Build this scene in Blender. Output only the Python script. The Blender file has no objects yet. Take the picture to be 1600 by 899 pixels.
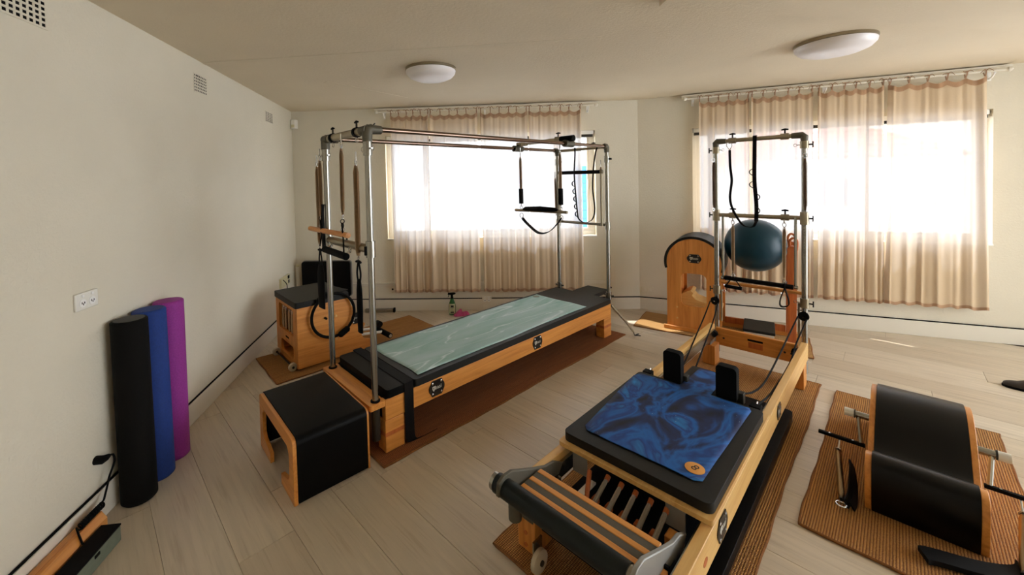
import bpy, bmesh, math, random
from mathutils import Vector, Matrix, Euler
from mathutils.geometry import tessellate_polygon
random.seed(7)
S = bpy.context.scene
COL = S.collection
R = math.radians

# ------------------------------------------------------------------ camera
cam_d = bpy.data.cameras.new('camera'); cam = bpy.data.objects.new('camera', cam_d); COL.objects.link(cam)
cam_d.sensor_fit = 'HORIZONTAL'; cam_d.sensor_width = 36.0
cam_d.lens = 628.647 * 36.0 / 1600.0
cam_d.shift_x = (800 - 726.837) / 1600.0
cam_d.shift_y = (300.965 - 449.5) / 1600.0
cam_d.clip_start = 0.05; cam_d.clip_end = 300
_p, _r = R(1.527), R(-1.408)
_f = Vector((0, math.cos(_p), -math.sin(_p))); _x = Vector((1, 0, 0)); _u = _x.cross(_f)
_x2 = _x * math.cos(_r) + _u * math.sin(_r); _u2 = -_x * math.sin(_r) + _u * math.cos(_r)
cam.matrix_world = Matrix(((_x2.x, _u2.x, -_f.x, 0), (_x2.y, _u2.y, -_f.y, 0), (_x2.z, _u2.z, -_f.z, 1.546), (0, 0, 0, 1)))
S.camera = cam

# ------------------------------------------------------------------ world, sun, exposure
W = bpy.data.worlds.new('world'); S.world = W; W.use_nodes = True
_bg = W.node_tree.nodes['Background']
_bg.inputs['Color'].default_value = (0.90, 0.95, 1.0, 1); _bg.inputs['Strength'].default_value = 2.4
sun_d = bpy.data.lights.new('sun', 'SUN'); sun = bpy.data.objects.new('sun', sun_d); COL.objects.link(sun)
sun_d.energy = 2.6; sun_d.angle = R(0.6); sun_d.color = (1.0, 0.98, 0.95)
sun.rotation_euler = Vector((-0.55, 0.62, 1.3)).to_track_quat('Z', 'Y').to_euler()
S.view_settings.view_transform = 'Standard'; S.view_settings.look = 'None'
S.view_settings.exposure = 1.62; S.view_settings.gamma = 1.0
S.view_settings.use_curve_mapping = False
S.cycles.use_denoising = True
S.cycles.max_bounces = 12; S.cycles.diffuse_bounces = 6; S.cycles.transparent_max_bounces = 16
S.cycles.sample_clamp_indirect = 6.0

# ------------------------------------------------------------------ helpers
def lin(c):
    return tuple(((v / 255) / 12.92 if v / 255 <= 0.04045 else ((v / 255 + 0.055) / 1.055) ** 2.4) for v in c) + (1.0,)

def new_mat(name):
    m = bpy.data.materials.new(name); m.use_nodes = True
    nt = m.node_tree; b = nt.nodes['Principled BSDF']
    return m, nt, b

def coords(nt, scale=(1, 1, 1), rot=(0, 0, 0), kind='Object'):
    tc = nt.nodes.new('ShaderNodeTexCoord'); mp = nt.nodes.new('ShaderNodeMapping')
    mp.inputs['Scale'].default_value = scale; mp.inputs['Rotation'].default_value = rot
    nt.links.new(tc.outputs[kind], mp.inputs['Vector']); return mp.outputs['Vector']

def noise(nt, vec, scale, detail=4, rough=0.55, dist=0.0):
    n = nt.nodes.new('ShaderNodeTexNoise'); n.inputs['Scale'].default_value = scale
    n.inputs['Detail'].default_value = detail; n.inputs['Roughness'].default_value = rough
    n.inputs['Distortion'].default_value = dist
    nt.links.new(vec, n.inputs['Vector']); return n.outputs['Fac']

def ramp(nt, fac, stops):
    r = nt.nodes.new('ShaderNodeValToRGB'); e = r.color_ramp.elements
    while len(e) < len(stops): e.new(0.5)
    for k, (p, c) in enumerate(stops): e[k].position = p; e[k].color = c
    nt.links.new(fac, r.inputs['Fac']); return r.outputs['Color']

def bump(nt, b, height, strength=0.2, dist=0.01):
    bm_ = nt.nodes.new('ShaderNodeBump'); bm_.inputs['Strength'].default_value = strength
    bm_.inputs['Distance'].default_value = dist
    nt.links.new(height, bm_.inputs['Height']); nt.links.new(bm_.outputs['Normal'], b.inputs['Normal'])

def plain(name, rgb, rough=0.5, metal=0.0, var=0.0, nscale=20, bmp=0.0, bscale=200, spec=0.5):
    m, nt, b = new_mat(name); c = lin(rgb)
    b.inputs['Base Color'].default_value = c; b.inputs['Roughness'].default_value = rough
    b.inputs['Metallic'].default_value = metal; b.inputs['Specular IOR Level'].default_value = spec
    v = coords(nt)
    if var > 0:
        lo = tuple(x * (1 - var) for x in c[:3]) + (1,); hi = tuple(min(1, x * (1 + var)) for x in c[:3]) + (1,)
        nt.links.new(ramp(nt, noise(nt, v, nscale), [(0.3, lo), (0.7, hi)]), b.inputs['Base Color'])
    if bmp > 0: bump(nt, b, noise(nt, v, bscale, 3), bmp, 0.003)
    return m

def wood(name, base, dark, axis=0, rough=0.38):
    m, nt, b = new_mat(name)
    sc = [38, 38, 38]; sc[axis] = 2.2
    v = coords(nt, sc); f = noise(nt, v, 1.0, 6, 0.62, 0.6)
    nt.links.new(ramp(nt, f, [(0.28, lin(dark)), (0.55, lin(base)), (0.8, lin(tuple(min(255, x + 12) for x in base)))]), b.inputs['Base Color'])
    b.inputs['Roughness'].default_value = rough; bump(nt, b, f, 0.06, 0.002)
    return m

M = {}
def mats():
    # plaster walls: white, softly uneven
    for n, col, bs in (('wall', (222, 215, 197), 0.7), ('ceiling', (220, 207, 183), 0.7)):
        m, nt, b = new_mat(n); v = coords(nt)
        c = lin(col); lo = tuple(x * 0.93 for x in c[:3]) + (1,)
        nt.links.new(ramp(nt, noise(nt, v, 1.7, 5), [(0.3, lo), (0.75, c)]), b.inputs['Base Color'])
        b.inputs['Roughness'].default_value = 0.85
        bump(nt, b, noise(nt, v, 55, 6, 0.65), bs, 0.004); M[n] = m
    for k, col in enumerate(((202, 188, 166), (195, 180, 158), (206, 193, 173))):
        m, nt, b = new_mat('plank_%d' % k); v = coords(nt, (1.4, 26, 26))
        f = noise(nt, v, 1.0, 6, 0.6, 0.8); c = lin(col)
        d = tuple(x * 0.84 for x in c[:3]) + (1,)
        f2 = noise(nt, coords(nt, (3, 60, 60)), 1.0, 3)
        mx = nt.nodes.new('ShaderNodeMixRGB'); mx.blend_type = 'MULTIPLY'; mx.inputs['Fac'].default_value = 0.5
        nt.links.new(ramp(nt, f, [(0.3, d), (0.62, c)]), mx.inputs['Color1'])
        nt.links.new(ramp(nt, f2, [(0.30, (0.72, 0.66, 0.6, 1)), (0.46, (1, 1, 1, 1))]), mx.inputs['Color2'])
        nt.links.new(mx.outputs['Color'], b.inputs['Base Color'])
        b.inputs['Roughness'].default_value = 0.36; M['plank%d' % k] = m
    M['subfloor'] = plain('subfloor', (120, 105, 88), 0.9)
    M['skirt'] = plain('skirting_paint', (220, 214, 200), 0.5)
    M['white'] = plain('white_paint', (236, 236, 234), 0.45)
    M['whiteplastic'] = plain('white_plastic', (228, 226, 218), 0.4)
    M['black_gloss'] = plain('black_smooth_vinyl', (3, 3, 3), 0.34, bmp=0.08, bscale=420, spec=0.22)
    M['black'] = plain('black_leather', (9, 9, 9), 0.45, var=0.15, nscale=60, bmp=0.12, bscale=420, spec=0.10)
    M['blackmatte'] = plain('black_foam', (5, 5, 6), 0.8, bmp=0.2, bscale=300, spec=0.15)
    M['grey_vinyl'] = plain('dark_grey_vinyl', (30, 30, 28), 0.5, var=0.12, nscale=40, bmp=0.1, bscale=380, spec=0.22)
    M['web'] = plain('black_webbing', (6, 5, 7), 0.75, bmp=0.3, bscale=600, spec=0.2)
    M['alu'] = plain('brushed_aluminium', (158, 156, 148), 0.26, 0.97)
    M['alu_tan'] = plain('anodised_champagne_tube', (158, 148, 126), 0.32, 0.9)
    M['bronze'] = plain('dark_chrome_tube', (128, 108, 94), 0.2, 1.0)
    M['elbow'] = plain('grey_cast_fitting', (92, 88, 76), 0.55, 0.35)
    M['steel'] = plain('steel_spring', (176, 150, 120), 0.28, 1.0)
    M['silver'] = plain('zinc_plated_spring', (214, 208, 196), 0.4, 0.35)
    M['chrome'] = plain('chrome', (205, 205, 205), 0.15, 1.0)
    M['greypaint'] = plain('grey_painted_steel', (150, 150, 146), 0.45, 0.3)
    M['darkmetal'] = plain('dark_metal', (52, 50, 46), 0.45, 0.6)
    M['wood_x'] = wood('beech_ply_along_x', (216, 146, 70), (190, 118, 50), 0)
    M['wood_y'] = wood('beech_ply_along_y', (216, 146, 70), (190, 118, 50), 1)
    M['wood_z'] = wood('beech_ply_along_z', (212, 140, 66), (186, 112, 46), 2)
    M['wood_pale'] = wood('pale_maple', (222, 180, 112), (206, 156, 88), 0)
    M['wood_red'] = wood('reddish_ply', (190, 104, 52), (160, 80, 36), 2)
    M['ply_edge'] = plain('ply_edge', (214, 170, 104), 0.5)
    M['rubber'] = plain('clear_rubber_wheel', (190, 176, 150), 0.35)
    M['plate'] = plain('black_badge', (12, 11, 12), 0.3)
    M['print'] = plain('pale_print', (196, 192, 180), 0.5)
    M['grey_band'] = plain('grey_grip_tape', (92, 86, 74), 0.95, bmp=0.5, bscale=700)
    M['footbar'] = plain('dark_green_grey_vinyl', (14, 22, 22), 0.45, var=0.2, nscale=30, bmp=0.1, bscale=300, spec=0.25)
    M['foam_black'] = plain('black_foam_roller', (8, 7, 6), 0.85, bmp=0.5, bscale=160, spec=0.2)
    M['foam_blue'] = plain('blue_foam_roller', (14, 52, 128), 0.75, var=0.12, nscale=120, bmp=0.35, bscale=260)
    M['foam_purple'] = plain('magenta_foam_roller', (148, 46, 146), 0.7, var=0.12, nscale=150, bmp=0.35, bscale=260)
    M['ball'] = plain('dark_teal_vinyl', (2, 50, 66), 0.36, spec=0.35)
    M['greentin'] = plain('grey_green_enamel', (112, 122, 108), 0.4, 0.2, var=0.1, nscale=30)
    M['pink'] = plain('pink_microfibre', (190, 78, 130), 0.9, var=0.2, nscale=60, bmp=0.5, bscale=200)
    M['green_bottle'] = plain('green_bottle_plastic', (32, 92, 36), 0.3)
    M['label'] = plain('bottle_label', (188, 192, 160), 0.5)
    M['cream'] = plain('aged_cream_plastic', (206, 200, 162), 0.45)
    M['orange_felt'] = plain('orange_patch', (226, 160, 82), 0.8)
    M['shoe'] = plain('dark_brown_leather', (44, 34, 26), 0.5)
    M['roofing'] = plain('hazed_roof_tile', (216, 160, 146), 0.8, var=0.1)  # roof, wall and glass of the far houses paled to imitate haze
    M['render_white'] = plain('rendered_house_wall', (240, 240, 242), 0.9)
    M['house_glass'] = plain('far_window_glass', (150, 160, 172), 0.2)
    M['tarp'] = plain('blue_shade_sheet', (44, 110, 158), 0.6)
    M['tan_ground'] = plain('paving', (236, 236, 234), 0.9, var=0.04)  # near-white colour makes the ground outside look overexposed
    M['leaf'] = plain('hedge', (74, 92, 56), 0.8, var=0.3)
    # jute weave
    for nm, a, d in (('jute', (214, 158, 86), (112, 64, 28)), ('jute_red', (178, 110, 60), (92, 44, 20)), ('jute_pale', (222, 180, 112), (136, 90, 44))):
        m, nt, b = new_mat(nm); v = coords(nt)
        w1 = nt.nodes.new('ShaderNodeTexWave'); w1.wave_type = 'BANDS'; w1.bands_direction = 'X'
        w1.inputs['Scale'].default_value = 40; w1.inputs['Distortion'].default_value = 2.2; w1.inputs['Detail'].default_value = 2; w1.inputs['Detail Scale'].default_value = 3
        w2 = nt.nodes.new('ShaderNodeTexWave'); w2.wave_type = 'BANDS'; w2.bands_direction = 'Y'
        w2.inputs['Scale'].default_value = 34; w2.inputs['Distortion'].default_value = 1.2; w2.inputs['Detail'].default_value = 2; w2.inputs['Detail Scale'].default_value = 3
        for w in (w1, w2): nt.links.new(v, w.inputs['Vector'])
        mu = nt.nodes.new('ShaderNodeMath'); mu.operation = 'MULTIPLY'
        nt.links.new(w1.outputs['Fac'], mu.inputs[0]); nt.links.new(w2.outputs['Fac'], mu.inputs[1])
        mx = nt.nodes.new('ShaderNodeMixRGB'); mx.blend_type = 'MULTIPLY'; mx.inputs['Fac'].default_value = 0.55
        nt.links.new(ramp(nt, mu.outputs[0], [(0.0, lin(d)), (0.30, lin(a))]), mx.inputs['Color1'])
        nt.links.new(ramp(nt, noise(nt, coords(nt, (3, 40, 3)), 1.0, 5), [(0.3, (0.6, 0.52, 0.45, 1)), (0.65, (1, 1, 1, 1))]), mx.inputs['Color2'])
        nt.links.new(mx.outputs['Color'], b.inputs['Base Color']); b.inputs['Roughness'].default_value = 0.95
        bump(nt, b, mu.outputs[0], 0.8, 0.005); M[nm] = m
    M['jute_edge'] = plain('jute_binding', (128, 82, 40), 0.95, var=0.25, nscale=80, bmp=0.6, bscale=200)
    # sheer curtain
    m = bpy.data.materials.new('sheer_peach_voile'); m.use_nodes = True; nt = m.node_tree; nt.nodes.clear()
    out = nt.nodes.new('ShaderNodeOutputMaterial')
    tr = nt.nodes.new('ShaderNodeBsdfTransparent'); tr.inputs['Color'].default_value = (1, 0.99, 0.97, 1)
    di = nt.nodes.new('ShaderNodeBsdfDiffuse'); tl = nt.nodes.new('ShaderNodeBsdfTranslucent')
    di.inputs['Color'].default_value = lin((250, 222, 184)); tl.inputs['Color'].default_value = (0.34, 0.36, 0.40, 1)
    a1 = nt.nodes.new('ShaderNodeMixShader'); a1.inputs['Fac'].default_value = 0.42
    nt.links.new(di.outputs[0], a1.inputs[1]); nt.links.new(tl.outputs[0], a1.inputs[2])
    a2 = nt.nodes.new('ShaderNodeMixShader')
    fw = noise(nt, coords(nt, (260, 260, 90)), 1.0, 2)
    mr = nt.nodes.new('ShaderNodeMapRange'); mr.inputs['To Min'].default_value = 0.90; mr.inputs['To Max'].default_value = 0.97
    nt.links.new(fw, mr.inputs['Value']); nt.links.new(mr.outputs[0], a2.inputs['Fac'])
    nt.links.new(tr.outputs[0], a2.inputs[1]); nt.links.new(a1.outputs[0], a2.inputs[2])
    nt.links.new(a2.outputs[0], out.inputs['Surface']); M['voile'] = m
    M['hem'] = plain('peach_hem', (156, 124, 98), 0.9)
    mb = M['voile'].copy(); mb.name = 'doubled_voile_band'; M['voile_band'] = mb
    for nd in mb.node_tree.nodes:
        if nd.type == 'BSDF_DIFFUSE': nd.inputs['Color'].default_value = lin((216, 172, 134))
    # glass
    m = bpy.data.materials.new('window_glass'); m.use_nodes = True; nt = m.node_tree; nt.nodes.clear()
    out = nt.nodes.new('ShaderNodeOutputMaterial'); tr = nt.nodes.new('ShaderNodeBsdfTransparent'); gl = nt.nodes.new('ShaderNodeBsdfGlossy')
    gl.inputs['Roughness'].default_value = 0.02; mx = nt.nodes.new('ShaderNodeMixShader'); mx.inputs['Fac'].default_value = 0.05
    nt.links.new(tr.outputs[0], mx.inputs[1]); nt.links.new(gl.outputs[0], mx.inputs[2]); nt.links.new(mx.outputs[0], out.inputs['Surface']); M['glass'] = m
    # opal lamp dome (unlit)
    m, nt, b = new_mat('opal_dome'); b.inputs['Base Color'].default_value = lin((232, 228, 230)); b.inputs['Roughness'].default_value = 0.35
    b.inputs['Subsurface Weight'].default_value = 0.0; M['opal'] = m
    # pale aqua marbled towel
    m, nt, b = new_mat('aqua_marbled_towel'); v = coords(nt, (1.2, 4.5, 1))
    f = noise(nt, v, 1.1, 5, 0.55, 1.2)
    c1 = ramp(nt, f, [(0.25, lin((128, 168, 158))), (0.5, lin((160, 188, 186))), (0.75, lin((178, 198, 202)))])
    f2 = noise(nt, coords(nt, (0.8, 5, 1)), 1.0, 3, 0.5, 0.8)
    vein = ramp(nt, f2, [(0.487, (0, 0, 0, 1)), (0.5, (1, 1, 1, 1)), (0.513, (0, 0, 0, 1))])
    mx = nt.nodes.new('ShaderNodeMixRGB'); nt.links.new(vein, mx.inputs['Fac']); nt.links.new(c1, mx.inputs['Color1'])
    mx.inputs['Color2'].default_value = lin((206, 220, 222)); nt.links.new(mx.outputs[0], b.inputs['Base Color'])
    b.inputs['Roughness'].default_value = 0.85; bump(nt, b, noise(nt, coords(nt), 260, 2), 0.2, 0.002); M['aqua'] = m
    # deep blue marbled towel with glitter
    m, nt, b = new_mat('deep_blue_marbled_towel'); v = coords(nt, (2.2, 3.4, 1))
    f = noise(nt, v, 1.25, 4, 0.45, 2.0)
    c1 = ramp(nt, f, [(0.32, lin((3, 8, 30))), (0.43, lin((3, 32, 84))), (0.53, lin((4, 92, 172))), (0.62, lin((3, 50, 120))), (0.74, lin((30, 130, 205)))])
    vo = nt.nodes.new('ShaderNodeTexVoronoi'); vo.inputs['Scale'].default_value = 55; nt.links.new(coords(nt), vo.inputs['Vector'])
    sp = ramp(nt, vo.outputs['Distance'], [(0.05, (1, 1, 1, 1)), (0.10, (0, 0, 0, 1))])
    gate = ramp(nt, noise(nt, coords(nt), 5, 2), [(0.58, (0, 0, 0, 1)), (0.66, (1, 1, 1, 1))])
    mm = nt.nodes.new('ShaderNodeMixRGB'); mm.blend_type = 'MULTIPLY'; mm.inputs['Fac'].default_value = 1
    nt.links.new(sp, mm.inputs['Color1']); nt.links.new(gate, mm.inputs['Color2'])
    mx = nt.nodes.new('ShaderNodeMixRGB'); nt.links.new(mm.outputs[0], mx.inputs['Fac']); nt.links.new(c1, mx.inputs['Color1'])
    mx.inputs['Color2'].default_value = lin((190, 214, 226)); nt.links.new(mx.outputs[0], b.inputs['Base Color'])
    b.inputs['Roughness'].default_value = 0.7; bump(nt, b, f, 0.15, 0.004); M['blue_towel'] = m
mats()

class MB:
    """collects shapes, then links them as ONE mesh object"""
    def __init__(s): s.v = []; s.f = []
    def add(s, vs, fs):
        o = len(s.v); s.v += [tuple(v) for v in vs]; s.f += [tuple(i + o for i in f) for f in fs]; return s
    def box(s, x0, x1, y0, y1, z0, z1, mtx=None):
        vs = [Vector((x, y, z)) for x in (x0, x1) for y in (y0, y1) for z in (z0, z1)]
        if mtx: vs = [mtx @ v for v in vs]
        return s.add(vs, [(0, 1, 3, 2), (4, 6, 7, 5), (0, 4, 5, 1), (2, 3, 7, 6), (0, 2, 6, 4), (1, 5, 7, 3)])
    def tube(s, pts, r, n=12, cap=True, closed=False):
        pts = [Vector(p) for p in pts]; m = len(pts)
        rs = r if isinstance(r, (list, tuple)) else [r] * m
        vs = []; prev = None
        for i, p in enumerate(pts):
            if closed: t = (pts[(i + 1) % m] - pts[i - 1])
            else: t = pts[min(i + 1, m - 1)] - pts[max(i - 1, 0)]
            t = t.normalized() if t.length > 1e-9 else Vector((0, 0, 1))
            if prev is None:
                a = Vector((0, 0, 1)) if abs(t.z) < 0.9 else Vector((1, 0, 0)); x = t.cross(a).normalized()
            else:
                x = prev - t * prev.dot(t); x = x.normalized() if x.length > 1e-6 else t.orthogonal().normalized()
            prev = x; y = t.cross(x)
            vs += [p + (x * math.cos(2 * math.pi * k / n) + y * math.sin(2 * math.pi * k / n)) * rs[i] for k in range(n)]
        fs = []
        for i in range(m if closed else m - 1):
            j = (i + 1) % m
            for k in range(n): fs.append((i * n + k, i * n + (k + 1) % n, j * n + (k + 1) % n, j * n + k))
        if cap and not closed: fs += [tuple(range(n - 1, -1, -1)), tuple((m - 1) * n + k for k in range(n))]
        return s.add(vs, fs)
    def ribbon(s, pts, w, t, side):
        """flat strap along pts; side = direction of its width"""
        pts = [Vector(p) for p in pts]; side = Vector(side).normalized(); vs = []; fs = []; m = len(pts)
        for i, p in enumerate(pts):
            d = (pts[min(i + 1, m - 1)] - pts[max(i - 1, 0)]).normalized(); nn = d.cross(side)
            nn = nn.normalized() if nn.length > 1e-6 else Vector((0, 0, 1))
            for a, b in ((-1, -1), (1, -1), (1, 1), (-1, 1)): vs.append(p + side * (a * w / 2) + nn * (b * t / 2))
        for i in range(m - 1):
            for k in range(4): fs.append((i * 4 + k, i * 4 + (k + 1) % 4, i * 4 + 4 + (k + 1) % 4, i * 4 + 4 + k))
        fs += [(3, 2, 1, 0), tuple((m - 1) * 4 + k for k in range(4))]
        return s.add(vs, fs)
    def lathe(s, prof, c=(0, 0, 0), n=32, mtx=None):
        vs = []; fs = []; c = Vector(c)
        for r, z in prof:
            for k in range(n):
                v = Vector((r * math.cos(2 * math.pi * k / n), r * math.sin(2 * math.pi * k / n), z))
                vs.append((mtx @ v if mtx else v) + c)
        m = len(prof)
        for i in range(m - 1):
            for k in range(n): fs.append((i * n + k, i * n + (k + 1) % n, (i + 1) * n + (k + 1) % n, (i + 1) * n + k))
        fs += [tuple(range(n - 1, -1, -1)), tuple((m - 1) * n + k for k in range(n))]
        return s.add(vs, fs)
    def prism(s, outer, t0, t1, plane='xz', holes=()):
        """polygon (with holes) extruded from t0 to t1 along the third axis"""
        loops = [list(outer)] + [list(h) for h in holes]
        def P(a, b, t): return {'xz': (a, t, b), 'xy': (a, b, t), 'yz': (t, a, b)}[plane]
        tris = tessellate_polygon([[Vector((a, b, 0)) for a, b in lp] for lp in loops])
        flat = [p for lp in loops for p in lp]; n = len(flat)
        vs = [P(a, b, t0) for a, b in flat] + [P(a, b, t1) for a, b in flat]
        fs = [tuple(t) for t in tris] + [tuple(i + n for i in reversed(t)) for t in tris]
        o = 0
        for lp in loops:
            k = len(lp)
            for i in range(k): j = (i + 1) % k; fs.append((o + i, o + j, n + o + j, n + o + i))
            o += k
        return s.add(vs, fs)
    def grid(s, nu, nv, fn):
        vs = [fn(i / nu, j / nv) for j in range(nv + 1) for i in range(nu + 1)]
        return s.add(vs, [(j * (nu + 1) + i, j * (nu + 1) + i + 1, (j + 1) * (nu + 1) + i + 1, (j + 1) * (nu + 1) + i) for j in range(nv) for i in range(nu)])
    def build(s, name, mat, parent=None, bevel=0.0, smooth=35, loc=None, rotz=None, segs=2):
        me = bpy.data.meshes.new(name); me.from_pydata(s.v, [], s.f)
        bm = bmesh.new(); bm.from_mesh(me); bmesh.ops.recalc_face_normals(bm, faces=bm.faces); bm.to_mesh(me); bm.free()
        me.materials.append(M[mat] if isinstance(mat, str) else mat)
        if smooth: me.shade_smooth(); me.set_sharp_from_angle(angle=R(smooth))
        o = bpy.data.objects.new(name, me); COL.objects.link(o)
        if parent is not None: o.parent = parent
        if loc is not None: o.location = loc
        if rotz is not None: o.rotation_euler = (0, 0, rotz)
        if bevel > 0:
            md = o.modifiers.new('bevel', 'BEVEL'); md.width = bevel; md.segments = segs; md.limit_method = 'ANGLE'; md.angle_limit = R(40)
        return o

def tag(o, label=None, cat=None, group=None, kind=None):
    if label: o['label'] = label
    if cat: o['category'] = cat
    if group: o['group'] = group
    if kind: o['kind'] = kind
    return o
def thing(name, label, cat, loc=(0, 0, 0), rotz=0.0, group=None):
    o = bpy.data.objects.new(name, None); COL.objects.link(o); o.empty_display_size = 0.1
    o.location = loc; o.rotation_euler = (0, 0, rotz); return tag(o, label, cat, group)
def struct(o): o['kind'] = 'structure'; return o
def copy_tree(o, parent=None):
    c = o.copy(); COL.objects.link(c); c.parent = parent
    for ch in list(o.children): copy_tree(ch, c)
    return c
def arc(cx, cy, r, a0, a1, n): return [(cx + r * math.cos(R(a0 + (a1 - a0) * i / n)), cy + r * math.sin(R(a0 + (a1 - a0) * i / n))) for i in range(n + 1)]
def rrect(x0, x1, y0, y1, r, n=5):
    return arc(x1 - r, y0 + r, r, -90, 0, n) + arc(x1 - r, y1 - r, r, 0, 90, n) + arc(x0 + r, y1 - r, r, 90, 180, n) + arc(x0 + r, y0 + r, r, 180, 270, n)
def ring_pts(c, r, ax='x', n=20):
    c = Vector(c); o = []
    for k in range(n):
        a = 2 * math.pi * k / n; ca, sa = r * math.cos(a), r * math.sin(a)
        o.append(c + Vector({'x': (0, ca, sa), 'y': (ca, 0, sa), 'z': (ca, sa, 0)}[ax]))
    return o
def smooth_path(pts, n=8):
    pts = [Vector(p) for p in pts]; out = []
    for i in range(len(pts) - 1):
        p0, p1, p2, p3 = pts[max(i - 1, 0)], pts[i], pts[i + 1], pts[min(i + 2, len(pts) - 1)]
        for k in range(n):
            t = k / n
            out.append(0.5 * ((2 * p1) + (p2 - p0) * t + (2 * p0 - 5 * p1 + 4 * p2 - p3) * t * t + (3 * p1 - p0 - 3 * p2 + p3) * t ** 3))
    return out + [pts[-1]]
def helix(a, b, r, wire=0.0016, pitch=0.0042, taper=0.04):
    """closely wound coil from a to b with drawn-in ends"""
    a, b = Vector(a), Vector(b); L = (b - a).length; d = (b - a) / L; x = d.orthogonal().normalized(); y = d.cross(x)
    turns = L / pitch; n = int(turns * 9); pts = []
    for i in range(n + 1):
        t = i / n; s = min(t * L, (1 - t) * L); rr = r * (0.55 + 0.45 * min(1, s / taper)); an = 2 * math.pi * turns * t
        pts.append(a + d * (L * t) + (x * math.cos(an) + y * math.sin(an)) * rr)
    return MB().tube(pts, wire, 4)
def spring_thing(name, label, a, b, parent_frame, r=0.012, group=None, hooks=True, mat='steel', top_link=0.05):
    """coil spring with a core shadow tube, ring and snap link at its ends; a,b in world"""
    a, b = Vector(a), Vector(b); t = thing(name, label, 'spring', tuple(a), 0, group); d = (b - a)
    u = d.normalized()
    helix((0, 0, 0), d, r).build('coil', mat, t, smooth=60)
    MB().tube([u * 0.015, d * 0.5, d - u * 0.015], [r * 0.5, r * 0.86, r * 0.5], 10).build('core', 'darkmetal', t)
    if hooks:
        MB().tube(ring_pts(-u * 0.019, 0.0175, 'x', 16), 0.0028, 6, closed=True).build('end_ring', 'chrome', t)
        if top_link: MB().tube([-u * 0.028, -u * (0.028 + top_link)], 0.005, 8).build('snap_link', 'chrome', t)
        MB().tube(ring_pts(d + u * 0.014, 0.012, 'x', 16), 0.0028, 6, closed=True).build('end_ring', 'chrome', t)
    return t
def text_obj(txt, size, mat, parent, mtx, ext=0.0006, name='lettering'):
    c = bpy.data.curves.new('t', 'FONT'); c.body = txt; c.size = size; c.extrude = ext; c.align_x = 'CENTER'; c.align_y = 'CENTER'; c.resolution_u = 3
    o = bpy.data.objects.new('t', c); COL.objects.link(o)
    dg = bpy.context.evaluated_depsgraph_get(); me = bpy.data.meshes.new_from_object(o.evaluated_get(dg))
    bpy.data.objects.remove(o); bpy.data.curves.remove(c)
    me.materials.clear(); me.materials.append(M[mat]); n = bpy.data.objects.new(name, me); COL.objects.link(n)
    n.parent = parent; n.matrix_local = mtx; return n
def face_mtx(c, right, up):
    right = Vector(right).normalized(); up = Vector(up).normalized(); nn = right.cross(up)
    return Matrix(((right.x, up.x, nn.x, c[0]), (right.y, up.y, nn.y, c[1]), (right.z, up.z, nn.z, c[2]), (0, 0, 0, 1)))
def badge(parent, c, right, up, w=0.115, h=0.1, sub=True):
    """rounded black badge with four screws and a printed shield and word"""
    mt = face_mtx(c, right, up); o_pts = []
    hw, hh = w / 2, h / 2
    outline = [(hw * 0.62, -hh)] + arc(0, 0, 1, -38, 38, 8) + [(hw * 0.62, hh), (-hw * 0.62, hh)] + arc(0, 0, 1, 142, 218, 8) + [(-hw * 0.62, -hh)]
    outline = [(x * hw, y * hh * 0.98) if abs(math.hypot(x, y) - 1) < 1e-6 else (x, y) for x, y in outline]
    b = MB().prism(outline, 0, 0.004, 'xy').build('badge', 'plate', parent); b.matrix_local = mt
    for sx in (-0.56, 0.56):
        for sy in (-0.68, 0.68):
            MB().lathe([(0.007, 0), (0.007, 0.0015), (0.004, 0.003)], (sx * hw, sy * hh, 0.004), 12).build('screw', 'chrome', b)
    MB().prism([(-0.6 * hw, 0.3 * hh), (-0.6 * hw, -0.05 * hh), (-0.42 * hw, -0.36 * hh), (-0.24 * hw, -0.05 * hh), (-0.24 * hw, 0.3 * hh)], 0.004, 0.0046, 'xy',
               holes=[[(-0.5 * hw, 0.12 * hh), (-0.34 * hw, 0.12 * hh), (-0.42 * hw, -0.14 * hh)]]).build('shield_mark', 'print', b)
    text_obj('basi', 0.032 * w / 0.115, 'print', b, Matrix.Translation((0.16 * hw, 0.06 * hh, 0.0042)))
    return b

# ================================================================== THE ROOM
H = 2.45
C0 = Vector((-2.0928, 4.9172)); K0 = Vector((2.0272, 4.7027))      # plan corners: left/back, back/back-right
tL = Vector((0.1090, -0.9940))                                     # left wall, towards the camera
tB = (K0 - C0).normalized(); tR = Vector((0.9157, -0.4018))
E0 = K0 + tR * 3.75; N0 = C0 + tL * 8.4
nL = Vector((0.9940, 0.1090)); nB = Vector((-0.0520, -0.9986)); nR = Vector((-0.4018, -0.9157))   # normals into the room
REAR_Y = -3.4

def frame2(o, t): return Matrix(((t.x, -t.y, 0, o.x), (t.y, t.x, 0, o.y), (0, 0, 1, 0), (0, 0, 0, 1)))   # local x along t, y = left of t
FB = frame2(C0, tB); FR = frame2(K0, tR)                            # y>0 = outside for these two walls
ANG_B = math.atan2(tB.y, tB.x); ANG_R = math.atan2(tR.y, tR.x)
ANG_L = math.atan2(-tL.y, -tL.x)                                    # left wall: local x away from the camera, y>0 outside

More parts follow.
